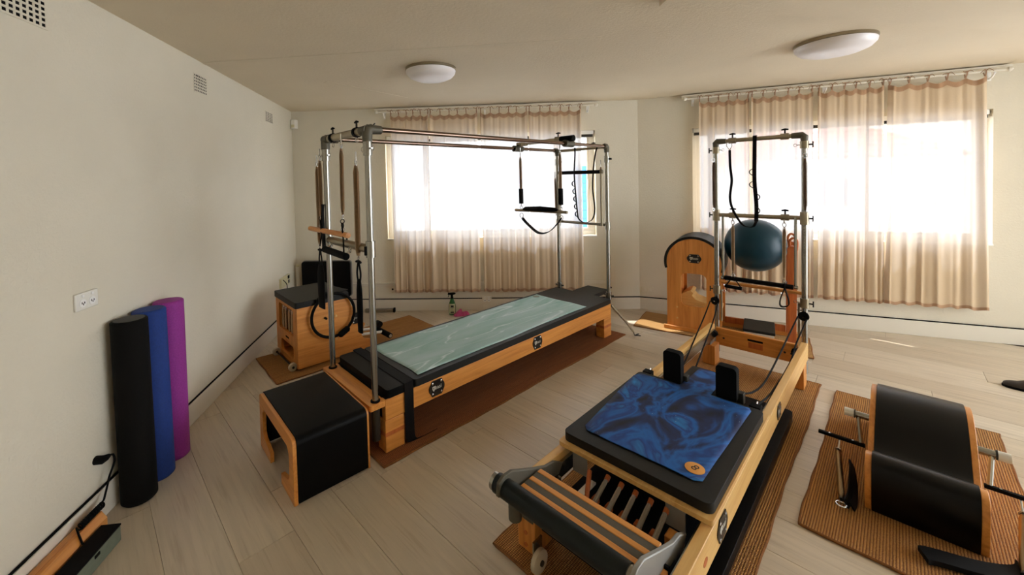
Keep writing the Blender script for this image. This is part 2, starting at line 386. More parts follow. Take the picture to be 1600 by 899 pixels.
def wall_with_window(name, L, x0, x1, z0, z1, loc, ang, ext0=0.0, ext1=0.0):
    m = MB()
    m.box(-ext0, x0, 0, 0.2, 0, H); m.box(x1, L + ext1, 0, 0.2, 0, H); m.box(x0, x1, 0, 0.2, 0, z0); m.box(x0, x1, 0, 0.2, z1, H)
    return struct(m.build(name, 'wall', None, smooth=0, loc=(loc.x, loc.y, 0), rotz=ang))
LB = (K0 - C0).length
bwx0, bwx1, bwz0, bwz1 = 1.145, 3.635, 0.88, 2.115
rwx0, rwx1, rwz0, rwz1 = 0.555, 2.872, 0.88, 2.075
wall_back = wall_with_window('wall_back', LB, bwx0, bwx1, bwz0, bwz1, C0, ANG_B, 0.2, 0.03)
wall_right_b = wall_with_window('wall_back_right', 3.75, rwx0, rwx1, rwz0, rwz1, K0, ANG_R, 0.0, 0.2)
wl = MB().box(-8.4, 0.2, 0, 0.2, 0, H).build('wall_left', 'wall', None, smooth=0, loc=(C0.x, C0.y, 0), rotz=ANG_L); struct(wl)
# unseen sides of the room: right wall with a wide unglazed opening added to brighten the room, rear wall
m = MB(); m.box(E0.x, E0.x + 0.2, REAR_Y, -1.6, 0, H); m.box(E0.x, E0.x + 0.2, 2.5, E0.y + 0.1, 0, H); m.box(E0.x, E0.x + 0.2, -1.6, 2.5, 2.40, H)
struct(m.build('wall_right', 'wall', None, smooth=0))
struct(MB().box(-1.8, E0.x + 0.2, REAR_Y - 0.2, REAR_Y, 0, H).build('wall_rear', 'wall', None, smooth=0))
struct(MB().prism([(-1.45, REAR_Y - 0.2), (-2.34, 5.13), (2.06, 4.91), (E0.x + 0.28, E0.y + 0.1), (E0.x + 0.28, REAR_Y - 0.2)], H, H + 0.15, 'xy').build('ceiling', 'ceiling', None, smooth=0))
struct(MB().prism([(1.0, 2.05), (5.6, 2.985), (5.6, 2.2), (1.0, 1.3)], H - 0.045, H + 0.02, 'xy').build('ceiling_beam', 'ceiling', None, smooth=0))
# skim-coat seams on the ceiling boards
for i, (a, b) in enumerate((((-1.9, 2.95), (0.9, 2.62)), ((-1.2, 3.55), (-0.6, 4.3)))):
    a, b = Vector(a), Vector(b); d = (b - a); L = d.length
    o = MB().box(0, L, -0.03, 0.03, H - 0.0022, H + 0.001).build('ceiling_seam', 'ceiling', bpy.data.objects['ceiling'], bevel=0.002)
    o.location = (a.x, a.y, 0); o.rotation_euler = (0, 0, math.atan2(d.y, d.x))

# floor: planks laid along the direction that runs across the two long beds
floor = struct(MB().box(-3.0, E0.x + 0.3, REAR_Y, 5.3, -0.06, -0.011).build('floor', 'subfloor', None, smooth=0))
PA = R(-46.4); pw = 0.226
px_, py_ = Vector((math.cos(PA), math.sin(PA))), Vector((-math.sin(PA), math.cos(PA)))
rows = []
poly_in = lambda p: (-2.15 < p.x < E0.x) and (REAR_Y < p.y < 5.1)
def clip_ok(p, m=0.25):
    if (p - C0).dot(nL) < -m or (p - C0).dot(nB) < -m or (p - K0).dot(nR) < -m or p.x > E0.x + m or p.y < -1.2: return False
    return True
meshes = {}
rnd = random.Random(3)
n_pl = 0
off0 = Vector((-0.80, 1.60)).dot(py_)
for r_ in range(-9, 24):
    yo = off0 + (r_ - 0.5) * pw; x = -7.0 - rnd.random() * 1.3
    while x < 7.0:
        Lp = 1.32
        pts = [px_ * (x + Lp * a) + py_ * (yo + pw * b) for a in (0, .25, .5, .75, 1) for b in (0, .5, 1)]
        if any(clip_ok(p, 0.02) for p in pts):
            k = rnd.randrange(3)
            if k not in meshes:
                o = MB().box(0.0006, Lp - 0.0006, 0.0006, pw - 0.0006, -0.012, 0.0).build('plank', 'plank%d' % k, floor, bevel=0.0012, smooth=0, segs=1)
                # plank grain runs along local x: rotate the texture instead of the mesh
                meshes[k] = o.data
            else:
                o = bpy.data.objects.new('plank', meshes[k]); COL.objects.link(o); o.parent = floor
                md = o.modifiers.new('bevel', 'BEVEL'); md.width = 0.0012; md.segments = 1; md.limit_method = 'ANGLE'
            c = px_ * x + py_ * yo
            o.location = (c.x, c.y, rnd.uniform(-0.0004, 0.0)); o.rotation_euler = (0, 0, PA); n_pl += 1
        x += Lp
# baseboards with the dark cable gap line along their top
def skirting(name, tname, a, b, nrm, skips=()):
    d = b - a; L = d.length; ang = math.atan2(d.y, d.x)
    sgn = 1 if nrm.dot(Vector((-d.y, d.x)) / L) > 0 else -1
    y0, y1 = (0.0, 0.014) if sgn > 0 else (-0.014, 0.0)
    struct(MB().box(0, L, y0, y1, 0, 0.138).build(name, 'skirt', None, bevel=0.003, loc=(a.x, a.y, 0), rotz=ang))
    m = MB()
    segs = [0] + [v for s in skips for v in s] + [L]
    for i in range(0, len(segs), 2): m.tube([(segs[i], sgn * 0.007, 0.144), (segs[i + 1], sgn * 0.007, 0.144)], 0.0056, 8)
    struct(m.build(tname, 'blackmatte', None, loc=(a.x, a.y, 0), rotz=ang))
skirting('baseboard_left', 'trim_1', C0 + tL * 5.5, C0, nL, skips=((2.80, 2.89),))
skirting('baseboard_back', 'trim_2', C0, K0, nB, skips=((2.27, 2.385),))
skirting('baseboard_back_right', 'trim_3', K0, E0, nR)
# thin moulding under the left window
struct(MB().box(0.72, 3.80, -0.012, 0, 0.305, 0.333).build('trim_4', 'skirt', None, bevel=0.003, loc=(C0.x, C0.y, 0), rotz=ANG_B))
struct(MB().box(0.70, 3.82, -0.022, 0, 0.333, 0.341).build('trim_5', 'skirt', None, bevel=0.002, loc=(C0.x, C0.y, 0), rotz=ANG_B))

# windows
def window(name, loc, ang, x0, x1, z0, z1, mull):
    w = bpy.data.objects.new(name, None); COL.objects.link(w); struct(w); w.location = (loc.x, loc.y, 0); w.rotation_euler = (0, 0, ang)
    fw = 0.045; d0, d1 = 0.075, 0.135
    m = MB(); m.box(x0, x1, d0, d1, z0, z0 + fw); m.box(x0, x1, d0, d1, z1 - fw, z1)
    m.box(x0, x0 + fw, d0, d1, z0 + fw, z1 - fw); m.box(x1 - fw, x1, d0, d1, z0 + fw, z1 - fw)
    m.build('window_frame', 'white', w, bevel=0.004)
    edges = [x0 + fw] + mull + [x1 - fw]
    for i in range(len(edges) - 1):
        a, b = edges[i], edges[i + 1]; dd = 0.012 * (i % 2); sw = 0.034
        m = MB(); y0, y1 = d0 + 0.012 + dd, d0 + 0.036 + dd; zz0, zz1 = z0 + fw, z1 - fw
        m.box(a, b, y0, y1, zz0, zz0 + sw); m.box(a, b, y0, y1, zz1 - sw, zz1); m.box(a, a + sw, y0, y1, zz0 + sw, zz1 - sw); m.box(b - sw, b, y0, y1, zz0 + sw, zz1 - sw)
        s_ = m.build('sash', 'white', w, bevel=0.003)
        MB().box(a + sw, b - sw, y0 + 0.009, y0 + 0.014, zz0 + sw, zz1 - sw).build('pane', 'glass', s_, smooth=0)
        MB().box(b - sw * 0.8, b - sw * 0.2, y0 - 0.012, y0, 1.42, 1.54).build('latch', 'whiteplastic', s_, bevel=0.003)
    MB().box(x0 - 0.005, x1 + 0.005, -0.01, d0, z0 - 0.018, z0 - 0.001).build('sill', 'white', w, bevel=0.004)
    # rolled-up blind under the head of the reveal
    rb = MB().box(x0 + 0.02, x1 - 0.02, 0.02, 0.06, z1 - 0.075, z1 - 0.045).build('blind_bottom_rail', 'darkmetal', w, bevel=0.004)
    MB().box(x0 + 0.015, x1 - 0.015, 0.012, 0.068, z1 - 0.045, z1 - 0.002).build('blind_headrail', 'white', w, bevel=0.004)
    return w
window('window_1', C0, ANG_B, bwx0, bwx1, bwz0, bwz1, [1.62, 3.20])
window('window_2', K0, ANG_R, rwx0, rwx1, rwz0, rwz1, [0.75, 1.12, 2.05])

# ================================================================== OUTSIDE
outside = struct(MB().box(-30, 40, 5.4, 60, -3.2, -3.0).build('ground_outside', 'tan_ground', None, smooth=0))
def house(name, label, loc, ang, w, d, h, win, roof=True, base=-3.0):
    t = thing(name, label, 'house', (loc[0], loc[1], base), ang)
    MB().box(0, w, 0, d, 0, h).build('wall', 'render_white', t, smooth=0)
    if roof:
        ov = 0.35; rh = 1.5
        vs = [(-ov, -ov, h), (w + ov, -ov, h), (w + ov, d + ov, h), (-ov, d + ov, h), (1.2, d / 2, h + rh), (w - 1.2, d / 2, h + rh)]
        rf = MB().add(vs, [(0, 1, 5, 4), (1, 2, 5), (2, 3, 4, 5), (3, 0, 4), (3, 2, 1, 0)]).build('roof', 'roofing', t, smooth=0)
        for k in range(6):
            f = (k + 0.5) / 6.5
            MB().box(-ov + f * 1.5, w + ov - f * 1.5, -0.03, 0.05, -0.03, 0.03).build('tile_course', 'roofing', rf, loc=(0, -ov + f * (d / 2 + ov), h + rh * f + 0.03))
        MB().box(-ov, w + ov, -ov - 0.1, -ov, h - 0.12, h + 0.02).build('gutter', 'white', t)
    for (x0, x1, z0, z1) in win:
        f = MB().box(x0, x1, -0.06, 0.02, z0, z1).build('window_surround', 'white', t)
        MB().box(x0 + 0.08, (x0 + x1) / 2 - 0.04, -0.075, -0.02, z0 + 0.08, z1 - 0.08).build('pane', 'house_glass', f)
        MB().box((x0 + x1) / 2 + 0.04, x1 - 0.08, -0.075, -0.02, z0 + 0.08, z1 - 0.08).build('pane', 'house_glass', f)
    return t
house('neighbour_house', 'white rendered house with red tiled roof outside the right window', (11.6, 15.6), -0.2, 6.5, 6, 5.0, [(1.6, 3.0, 3.2, 4.4), (4.4, 5.6, 3.2, 4.4), (1.6, 3.0, 1.0, 2.3), (4.4, 5.6, 1.0, 2.3)])
house('garage_block', 'low pale garage with blue roller door outside the left window', (0.2, 12.0), -0.05, 7.0, 4, 3.6, [(0.4, 1.6, 1.8, 3.2)], roof=False, base=-1.4)
bd = bpy.data.objects['garage_block']
for k in range(9): MB().box(3.0, 5.6, -0.06, 0.0, 1.0 + k * 0.26, 1.25 + k * 0.26).build('door_slat', 'tarp', bd, bevel=0.01)

# ================================================================== FIXTURES ON WALLS AND CEILING
def dome(loc, r, label):
    t = thing('ceiling_light', label, 'ceiling light', (loc[0], loc[1], H), 0, 'round ceiling lights')
    MB().lathe([(r, 0), (r, -0.018), (r * 0.97, -0.022)], (0, 0, 0), 48).build('base_ring', 'alu_tan', t)
    MB().lathe([(r * 0.985, -0.022), (r * 0.97, -0.04), (r * 0.86, -0.066), (r * 0.66, -0.084), (r * 0.4, -0.094), (r * 0.1, -0.098)], (0, 0, 0), 48).build('diffuser', 'opal', t, smooth=80)
dome((-0.25, 3.22), 0.20, 'white dome ceiling light nearest the left wall')
dome((2.56, 2.79), 0.22, 'white dome ceiling light above the reformer tower, beside the beam')

def vent(xc, zc, w, h, nx, nz, label):
    t = thing('air_vent', label, 'vent', (C0.x, C0.y, 0), ANG_L, 'air vents high on the left wall')
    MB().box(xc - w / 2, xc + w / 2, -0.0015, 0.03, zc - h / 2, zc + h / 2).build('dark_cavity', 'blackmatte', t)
    m = MB(); cx, cz = w / nx, h / nz
    for i in range(nx + 1): m.box(xc - w / 2 + i * cx - cx * 0.19, xc - w / 2 + i * cx + cx * 0.19, -0.003, -0.0014, zc - h / 2, zc + h / 2)
    for j in range(nz + 1): m.box(xc - w / 2 - cx * 0.19, xc + w / 2 + cx * 0.19, -0.0034, -0.0014, zc - h / 2 + j * cz - cz * 0.2, zc - h / 2 + j * cz + cz * 0.2)
    m.build('grille', 'wall', t, smooth=0)
def lwx(y): return -(C0.y - y) / 0.994
vent(lwx(1.60), 2.297, 0.215, 0.135, 8, 6, 'square-holed wall vent at the top left corner of the room, nearest the camera')
vent(lwx(2.89), 2.285, 0.165, 0.125, 8, 6, 'middle of the three square-holed vents high on the left wall')
vent(lwx(4.19), 2.262, 0.19, 0.10, 4, 6, 'slotted wall vent farthest along the left wall, by the corner')
# motion sensor in the corner
t = thing('motion_sensor', 'small white motion sensor high in the corner', 'sensor', (C0.x, C0.y, 0), ANG_B)
MB().prism([(0.0, -0.03), (0.02, -0.055), (0.065, -0.055), (0.08, -0.03), (0.08, 0.0), (0.0, 0.0)], 2.235, 2.345, 'xy').build('case', 'whiteplastic', t, bevel=0.004)
MB().box(0.022, 0.062, -0.058, -0.054, 2.25, 2.285).build('lens', 'cream', t, bevel=0.002)

def double_socket(t, xc, zc, w, h, sw=True):
    MB().box(xc - w / 2, xc + w / 2, -0.012, 0, zc - h / 2, zc + h / 2).build('face_plate', 'whiteplastic', t, bevel=0.004)
    for s in (-1, 1):
        so = MB().lathe([(0.019, 0.0), (0.019, 0.002), (0.016, 0.0025)], (xc + s * w * 0.21, -0.012, zc - h * 0.1), 20, Matrix.Rotation(R(90), 3, 'X')).build('socket', 'white', t)
        for a in (-1, 0, 1):
            MB().box(xc + s * w * 0.21 + a * 0.007 - 0.0016, xc + s * w * 0.21 + a * 0.007 + 0.0016, -0.0155, -0.012, zc - h * 0.1 - 0.003 - 0.006 * (a == 0), zc - h * 0.1 + 0.006 - 0.006 * (a == 0)).build('pin_slot', 'blackmatte', so)
        MB().box(xc + s * w * 0.21 - 0.006, xc + s * w * 0.21 + 0.006, -0.017, -0.011, zc + h * 0.26, zc + h * 0.40).build('switch', 'white', t, bevel=0.001)
t = thing('power_socket', 'white double power point on the left wall above the foam rollers', 'power socket', (C0.x, C0.y, 0), ANG_L)
double_socket(t, lwx(1.83), 1.047, 0.125, 0.078)
t = thing('power_socket', 'white double power point on the baseboard between the spray bottle and the bed', 'power socket', (C0.x, C0.y, 0), ANG_B)
double_socket(t, 2.325, 0.128, 0.112, 0.082)
MB().box(2.272, 2.378, -0.02, -0.004, 0.0, 0.082).build('cover_box', 'skirt', t, bevel=0.002)
# faint double socket near the ladder barrel
t = thing('power_socket', 'wall-coloured double power point left of the ladder barrel', 'power socket', (K0.x, K0.y, 0), ANG_R)
MB().box(0.02, 0.15, -0.010, 0, 0.20, 0.27).build('face_plate', 'wall', t, bevel=0.003)
for s in (0.055, 0.115): MB().box(s - 0.012, s + 0.012, -0.0125, -0.009, 0.222, 0.248).build('socket', 'skirt', t, bevel=0.002)
# cream outlet box behind the wooden chair, with its plug lead
t = thing('outlet_box', 'cream plastic outlet box low on the left wall behind the wooden chair', 'outlet box', (C0.x, C0.y, 0), ANG_L)
MB().box(lwx(4.30), lwx(4.58), -0.03, 0, 0.44, 0.545).build('case', 'cream', t, bevel=0.004)
MB().box(lwx(4.49), lwx(4.54), -0.034, -0.028, 0.505, 0.54).build('switch', 'blackmatte', t)
MB().box(lwx(4.50), lwx(4.54), -0.033, -0.028, 0.455, 0.49).build('vent_slots', 'darkmetal', t)
MB().tube(smooth_path([(lwx(4.33), -0.032, 0.53), (lwx(4.36), -0.045, 0.50), (lwx(4.40), -0.05, 0.45), (lwx(4.42), -0.04, 0.36)]), 0.004, 8).build('lead', 'blackmatte', t)
# small dark screw caps on the back wall
for x_, lab in ((1.185, 'small dark wall hole left of the left curtain hem'), (3.79, 'small dark wall hole right of the left curtain hem')):
    t = thing('wall_anchor', lab, 'wall anchor', (C0.x, C0.y, 0), ANG_B)
    MB().lathe([(0.011, 0), (0.011, 0.003), (0.006, 0.005)], (x_, 0, 0.262 if x_ < 2 else 0.255), 14, Matrix.Rotation(R(90), 3, 'X')).build('cap', 'blackmatte', t)
    MB().lathe([(0.007, 0), (0.007, 0.003)], (x_, 0, 0.225), 12, Matrix.Rotation(R(90), 3, 'X')).build('cap', 'cream', t)

# ================================================================== CURTAINS
def curtain_rod(loc, ang, x0, x1, z, label):
    t = thing('curtain_rod', label, 'curtain rod', (loc.x, loc.y, 0), ang, 'curtain rods')
    MB().tube([(x0, -0.075, z), (x1, -0.075, z)], 0.011, 12).build('rod', 'skirt', t)
    for s, x in ((-1, x0), (1, x1)):
        MB().tube([(x, -0.075, z), (x + s * 0.012, -0.075, z), (x + s * 0.03, -0.075, z), (x + s * 0.045, -0.075, z)], [0.011, 0.02, 0.02, 0.006], 12).build('finial', 'skirt', t)
    for x in (x0 + 0.06, (x0 + x1) / 2, x1 - 0.06):
        m = MB(); m.box(x - 0.012, x + 0.012, -0.006, 0, z - 0.075, z + 0.02); m.tube(smooth_path([(x, -0.003, z - 0.06), (x, -0.04, z - 0.045), (x, -0.075, z - 0.012)]), 0.007, 8)
        m.build('bracket', 'white', t)
    MB().box(x0 - 0.05, x1 + 0.05, -0.06, 0, z + 0.026, min(H - 0.002, z + 0.045)).build('batten', 'skirt', t, bevel=0.002)
    return t
curtain_rod(C0, ANG_B, 1.09, 3.61, 2.395, 'cream curtain rod above the left window')
curtain_rod(K0, ANG_R, 0.50, 2.90, 2.395, 'cream curtain rod above the right window')

def curtain(loc, ang, x0, x1, ztop, zbot, nt_, seed, label, group, spread=0.003, dense=0):
    rd = random.Random(seed); t = thing('sheer_curtain', label, 'curtain', (loc.x, loc.y, 0), ang, group)
    L = x1 - x0; nu, nv = 90, 34; ties = [(k + 0.12) / (nt_ - 0.76) for k in range(nt_)]; ties = [min(1, max(0.0, x + rd.uniform(-.02, .02))) for x in ties]; ties[0], ties[-1] = 0.015, 0.985
    ph = [rd.uniform(0, 6.28) for _ in range(6)]; fr = [rd.uniform(2.0, 3.5), rd.uniform(5, 7.5), rd.uniform(9, 13)]
    def fn(i, j):
        droop = min(abs(i - tx) for tx in ties); gaps = sorted(ties)
        sag = 0.0
        for a, b in zip(gaps, gaps[1:]):
            if a <= i <= b: sag = 0.028 * math.sin(math.pi * (i - a) / (b - a)) * min(1, (b - a) * nt_)
        edge = math.exp(-((i - 0.0) / 0.07) ** 2) + math.exp(-((1 - i) / 0.07) ** 2)
        amp = 0.004 + 0.008 * j + 0.010 * edge
        warp = i + 0.02 * math.sin(6.28 * fr[0] * i + ph[0] + 1.2 * j)
        y = -0.075 + amp * (0.9 * math.sin(6.28 * fr[0] * warp + ph[1] + 0.6 * j) + 0.7 * math.sin(6.28 * fr[1] * warp + ph[2]) + 0.35 * math.sin(6.28 * fr[2] * warp + ph[3] + j) + 0.5 * edge * math.sin(55 * i + ph[4]))
        y = min(y, -0.028)
        x = x0 + L * i + (spread * j) * (2 * i - 1) + 0.006 * math.sin(6.28 * fr[1] * i + ph[5]) * j
        ztp = ztop - 0.045 - sag
        z = ztp + (zbot + 0.008 * math.sin(6.28 * fr[1] * i) - ztp) * j
        return (x, y, z)
    MB().grid(nu, nv, fn).build('cloth', 'voile', t, smooth=180)
    # stitched top band and bottom hem follow the cloth
    for nm, j0, j1 in (('top_band', 0.0, 0.022), ('bottom_hem', 0.986, 1.0)):
        MB().grid(nu, 2, lambda i, j: (fn(i, j0 + (j1 - j0) * j)[0], fn(i, j0 + (j1 - j0) * j)[1] - 0.0025, fn(i, j0 + (j1 - j0) * j)[2])).build(nm, 'voile_band', t, smooth=180)
    for tx in ties:
        p = Vector(fn(tx, 0)); zr = ztop
        m = MB(); m.ribbon(smooth_path([(p.x, p.y, p.z), (p.x, -0.09, zr - 0.012), (p.x, -0.092, zr + 0.004), (p.x, -0.075, zr + 0.0145), (p.x, -0.058, zr + 0.004), (p.x, -0.06, zr - 0.012), (p.x, p.y + 0.004, p.z)], 4), 0.009, 0.002, (1, 0, 0))
        for s in (-1, 1):
            m.ribbon(smooth_path([(p.x, -0.092, zr + 0.006), (p.x + s * 0.016, -0.1, zr + rd.uniform(0.004, 0.02)), (p.x + s * rd.uniform(0.025, 0.042), -0.1, zr + rd.uniform(-0.02, 0.014))], 4), 0.007, 0.002, (0, 0.3, 1))
        m.build('tie', 'hem', t, smooth=0)
    return t
ZT = 2.395
gl = 'sheer curtain panels at the left window'; gr = 'sheer curtain panels at the right window'
cl = [(1.235, 1.69), (1.705, 2.262), (2.295, 2.84), (2.858, 3.455)]
ll = ['leftmost sheer peach curtain at the left window, above the folded rug', 'second sheer peach curtain panel from the left at the left window, behind the spray bottle',
      'third sheer peach curtain from the left at the left window, beside the centre slit', 'rightmost sheer peach curtain panel at the left window, behind the black looped strap']
for k, (a, b) in enumerate(cl): curtain(C0, ANG_B, a, b, ZT, 0.245, 6, 11 + k, ll[k], gl)
cr = [(0.612, 1.068), (1.084, 1.592), (1.632, 2.118), (2.152, 2.785)]
lr = ['leftmost sheer peach curtain at the right window, above the ladder barrel', 'second sheer peach curtain panel from the left at the right window, behind the tower straps',
      'third sheer peach curtain from the left at the right window, past the bright gap', 'rightmost sheer peach curtain at the right window, widest at its hem']
for k, (a, b) in enumerate(cr): curtain(K0, ANG_R, a, b, ZT, 0.30, 6, 31 + k, lr[k], gr, spread=0.003 + 0.03 * (k == 3))

# ================================================================== FRAMES OF THE TWO BEDS
CADO = Vector((-0.536, 2.241)); CADA = R(90 - 48.613)
REFO = Vector((2.548, 3.020)); REFA = R(90 - 47.022)
def wpt(o, a, u, v, z): return Vector((o.x + u * math.cos(a) - v * math.sin(a), o.y + u * math.sin(a) + v * math.cos(a), z))
def cw(u, v, z): return wpt(CADO, CADA, u, v, z)
def rw(u, v, z): return wpt(REFO, REFA, u, v, z)

# ================================================================== RUGS
def rug(label, o, a, u0, u1, v0, v1, mat, seed, th=0.011):
    rd = random.Random(seed); c = wpt(o, a, (u0 + u1) / 2, (v0 + v1) / 2, 0)
    t = thing('jute_rug', label, 'rug', tuple(c), a, 'jute rugs on the floor'); lx, ly = (u1 - u0) / 2, (v1 - v0) / 2
    ph = [rd.uniform(0, 6.28) for _ in range(4)]
    def edge(s, k): return 0.004 * math.sin(s * 5 + ph[k]) + 0.002 * math.sin(s * 23 + ph[k] * 2)
    pts = []; n = 40
    for i in range(n): x = -lx + 2 * lx * i / n; pts.append((x, -ly + edge(x, 0)))
    for i in range(n): y = -ly + 2 * ly * i / n; pts.append((lx + edge(y, 1), y))
    for i in range(n): x = lx - 2 * lx * i / n; pts.append((x, ly + edge(x, 2)))
    for i in range(n): y = ly - 2 * ly * i / n; pts.append((-lx + edge(y, 3), y))
    MB().prism(pts, 0.0005, th, 'xy').build('weave', mat, t)
    MB().tube([(x, y, th * 0.55) for x, y in pts], th * 0.55, 8, closed=True).build('binding', 'jute_edge', t)
    return t
rug('long reddish jute rug under the trapeze bed', CADO, CADA, -0.02, 2.66, -0.115, 0.66, 'jute_red', 1)
rug('tan jute rug under the wooden spring chair by the corner', CADO, CADA, -0.16, 1.47, 1.27, 1.90, 'jute', 2)
rug('long tan jute rug under the reformer', REFO, REFA, -2.72, -0.09, -0.10, 0.69, 'jute', 3)
rug('pale jute rug under the ladder barrel', Vector((2.024, 4.054)), R(-36.76), -0.30, 1.12, -0.10, 0.42, 'jute_pale', 4)
rug('square tan jute rug under the step barrel at the right', Vector((1.793, 1.802)), R(90 - 47.3), -0.32, 1.26, -0.50, 0.19, 'jute', 5)

# ================================================================== TRAPEZE BED (left)
cad = thing('trapeze_table', 'long pale wood trapeze bed with four-poster metal frame', 'pilates bed', (CADO.x, CADO.y, 0), CADA)
L_, W_ = 2.568, 0.578; ZTOP = 1.847
for v0, v1 in ((-0.03, 0.012), (0.572, 0.612)): MB().box(0.045, 2.552, v0, v1, 0.197, 0.318).build('side_rail', 'wood_x', cad, bevel=0.004)
MB().box(0.05, 0.085, 0.012, 0.572, 0.197, 0.318).build('end_board', 'blackmatte', cad)  # near board coloured black to stand in for the shade there
MB().box(2.51, 2.552, 0.012, 0.572, 0.197, 0.318).build('end_board', 'wood_y', cad, bevel=0.003)
for u0, u1 in ((0.042, 0.168), (2.418, 2.551)):
    for v0, v1 in ((-0.0305, 0.055), (0.527, 0.6125)):
        lg = MB().box(u0, u1, v0, v1, 0.0125, 0.1965).build('leg', 'wood_x', cad, bevel=0.004)
        MB().box(u0 - 0.0006, u1 + 0.0006, v0 - 0.0006, v1 + 0.0006, 0.105, 0.128).build('laminate_band', 'wood_red', lg)
MB().prism(rrect(-0.052, 0.044, -0.036, 0.625, 0.012), 0.288, 0.3195, 'xy').build('end_plate', 'wood_y', cad, bevel=0.004)
MB().box(0.05, 2.545, -0.025, 0.607, 0.3185, 0.326).build('mat_base', 'blackmatte', cad)
def pad(mb, x0, x1, y0, y1, z0, z1, r=0.02): return mb.prism(rrect(x0, x1, y0, y1, r), z0, z1, 'xy')
pad(MB(), 0.058, 0.238, -0.034, 0.614, 0.3205, 0.368).build('end_cushion', 'black', cad, bevel=0.012, segs=3)
pad(MB(), 0.246, 2.552, -0.034, 0.614, 0.3205, 0.366).build('mattress', 'grey_vinyl', cad, bevel=0.010, segs=3)
pad(MB(), 2.566, 2.895, 0.185, 0.435, 0.315, 0.352).build('extension_cushion', 'grey_vinyl', cad, bevel=0.010, segs=3)
MB().box(2.50, 2.88, 0.22, 0.40, 0.295, 0.3148).build('extension_bracket', 'darkmetal', cad)
MB().ribbon(smooth_path([(0.20, 0.615, 0.30), (0.20, 0.617, 0.366), (0.20, 0.60, 0.3705), (0.20, 0.3, 0.3705), (0.20, 0.0, 0.3705), (0.20, -0.034, 0.3705), (0.20, -0.0375, 0.36), (0.20, -0.0375, 0.25), (0.20, -0.038, 0.12), (0.205, -0.04, 0.03), (0.25, -0.045, 0.0155), (0.36, -0.05, 0.0155)], 5), 0.062, 0.003, (1, 0, 0)).build('strap', 'web', cad)
badge(cad, (0.41, -0.0302, 0.262), (1, 0, 0), (0, 0, 1), 0.122, 0.098)
badge(cad, (1.41, -0.0302, 0.262), (1, 0, 0), (0, 0, 1), 0.118, 0.098)
# poles, sleeves, fittings
for (u, v, near) in ((0, 0, 1), (0, W_, 1), (L_, 0, 0), (L_, W_, 0)):
    pl = MB().tube([(u, v, 0.10 if near else 0.20), (u, v, ZTOP - 0.03)], 0.0185, 20).build('pole', 'alu', cad)
    if near:
        MB().lathe([(0.0275, 0.314), (0.0275, 0.325), (0.021, 0.327)], (u, v, 0), 20).build('base_collar', 'blackmatte', cad)
        MB().tube([(u, v, 0.10), (u, v, 0.287)], 0.024, 16).build('lower_sleeve', 'darkmetal', cad)
        MB().tube([(u, v, 1.137), (u, v, 1.228)], 0.0275, 20).build('clamp_sleeve', 'alu', cad)
        MB().tube([(u, v, 1.705), (u, v, 1.782)], 0.0255, 20).build('top_sleeve', 'alu', cad)
        s = -1 if v < 0.1 else 1
        MB().tube([(u, v + 0.0255, 1.743), (u, v + 0.05, 1.743)], 0.005, 8).tube(ring_pts((u, v + 0.062, 1.743), 0.013), 0.0026, 6, closed=True).build('pin_ring', 'chrome', cad)
        MB().tube([(u, v - 0.0255, 1.743), (u, v - 0.05, 1.743)], 0.005, 8).tube(ring_pts((u, v - 0.06, 1.743), 0.012), 0.0026, 6, closed=True).build('pin_ring', 'chrome', cad)
        MB().box(u - 0.036, u - 0.026, v - 0.004, v + 0.01, 1.15, 1.20).build('lever', 'blackmatte', cad, bevel=0.002)
        MB().tube([(u, v, 1.782), (u, v, ZTOP - 0.02), (u + 0.004, v, ZTOP), (u + 0.03, v, ZTOP + 0.008)], [0.0275, 0.029, 0.031, 0.029], 18).build('corner_fitting', 'elbow', cad)
        q = 1 if v < 0.1 else -1
        MB().tube([(u, v - q * 0.012, ZTOP), (u, v + q * 0.065, ZTOP)], [0.028, 0.026], 18).tube([(u, v, ZTOP + 0.004), (u + 0.085, v, ZTOP + 0.004)], [0.028, 0.024], 18).build('corner_fitting', 'elbow', cad)
    else:
        MB().tube([(u, v, 1.70), (u, v, 1.765)], 0.025, 18).build('top_sleeve', 'alu', cad)
        MB().tube([(u, v, 1.045), (u, v, 1.115)], 0.025, 18).build('clamp_sleeve', 'alu', cad)
        MB().tube([(u, v, 0.355), (u, v, 0.425)], 0.027, 18).build('base_clamp', 'alu', cad)
        for s in (-1, 1): MB().tube([(u, v + s * 0.026, 0.39), (u, v + s * 0.05, 0.395)], 0.007, 8).build('base_knob', 'darkmetal', cad)
        MB().tube([(u, v, 1.80), (u, v, ZTOP), (u - 0.01, v, ZTOP + 0.012), (u - 0.05, v, ZTOP + 0.012)], [0.0225, 0.026, 0.026, 0.0235], 18).build('corner_fitting', 'elbow', cad)
        MB().box(u - 0.005, u + 0.03, v - 0.038, v - 0.026, 1.725, 1.745).build('lever', 'blackmatte', cad, bevel=0.003)
    MB().tube([(u + 0.02 if near else u - 0.012, v, ZTOP + 0.012), (u + 0.05 if near else u - 0.03, v, ZTOP + 0.04), ], 0.004, 8).build('set_screw', 'darkmetal', cad)
for v in (0, W_): MB().tube([(0.06, v, ZTOP + 0.006), (L_ - 0.02, v, ZTOP + 0.010)], 0.0155, 16).build('top_rail', 'bronze', cad)
def knob(parent, u, v, z):
    k = MB().tube([(u, v, z), (u, v, z + 0.028)], 0.006, 8).build('knob', 'darkmetal', parent)
    MB().tube([(u, v - 0.022, z + 0.03), (u, v, z + 0.034), (u, v + 0.022, z + 0.03)], [0.005, 0.0075, 0.005], 8).build('knob_grip', 'blackmatte', k)
MB().tube([(0, 0.05, ZTOP), (0, W_ - 0.05, ZTOP)], 0.0235, 18).build('near_crossbar', 'alu_tan', cad)
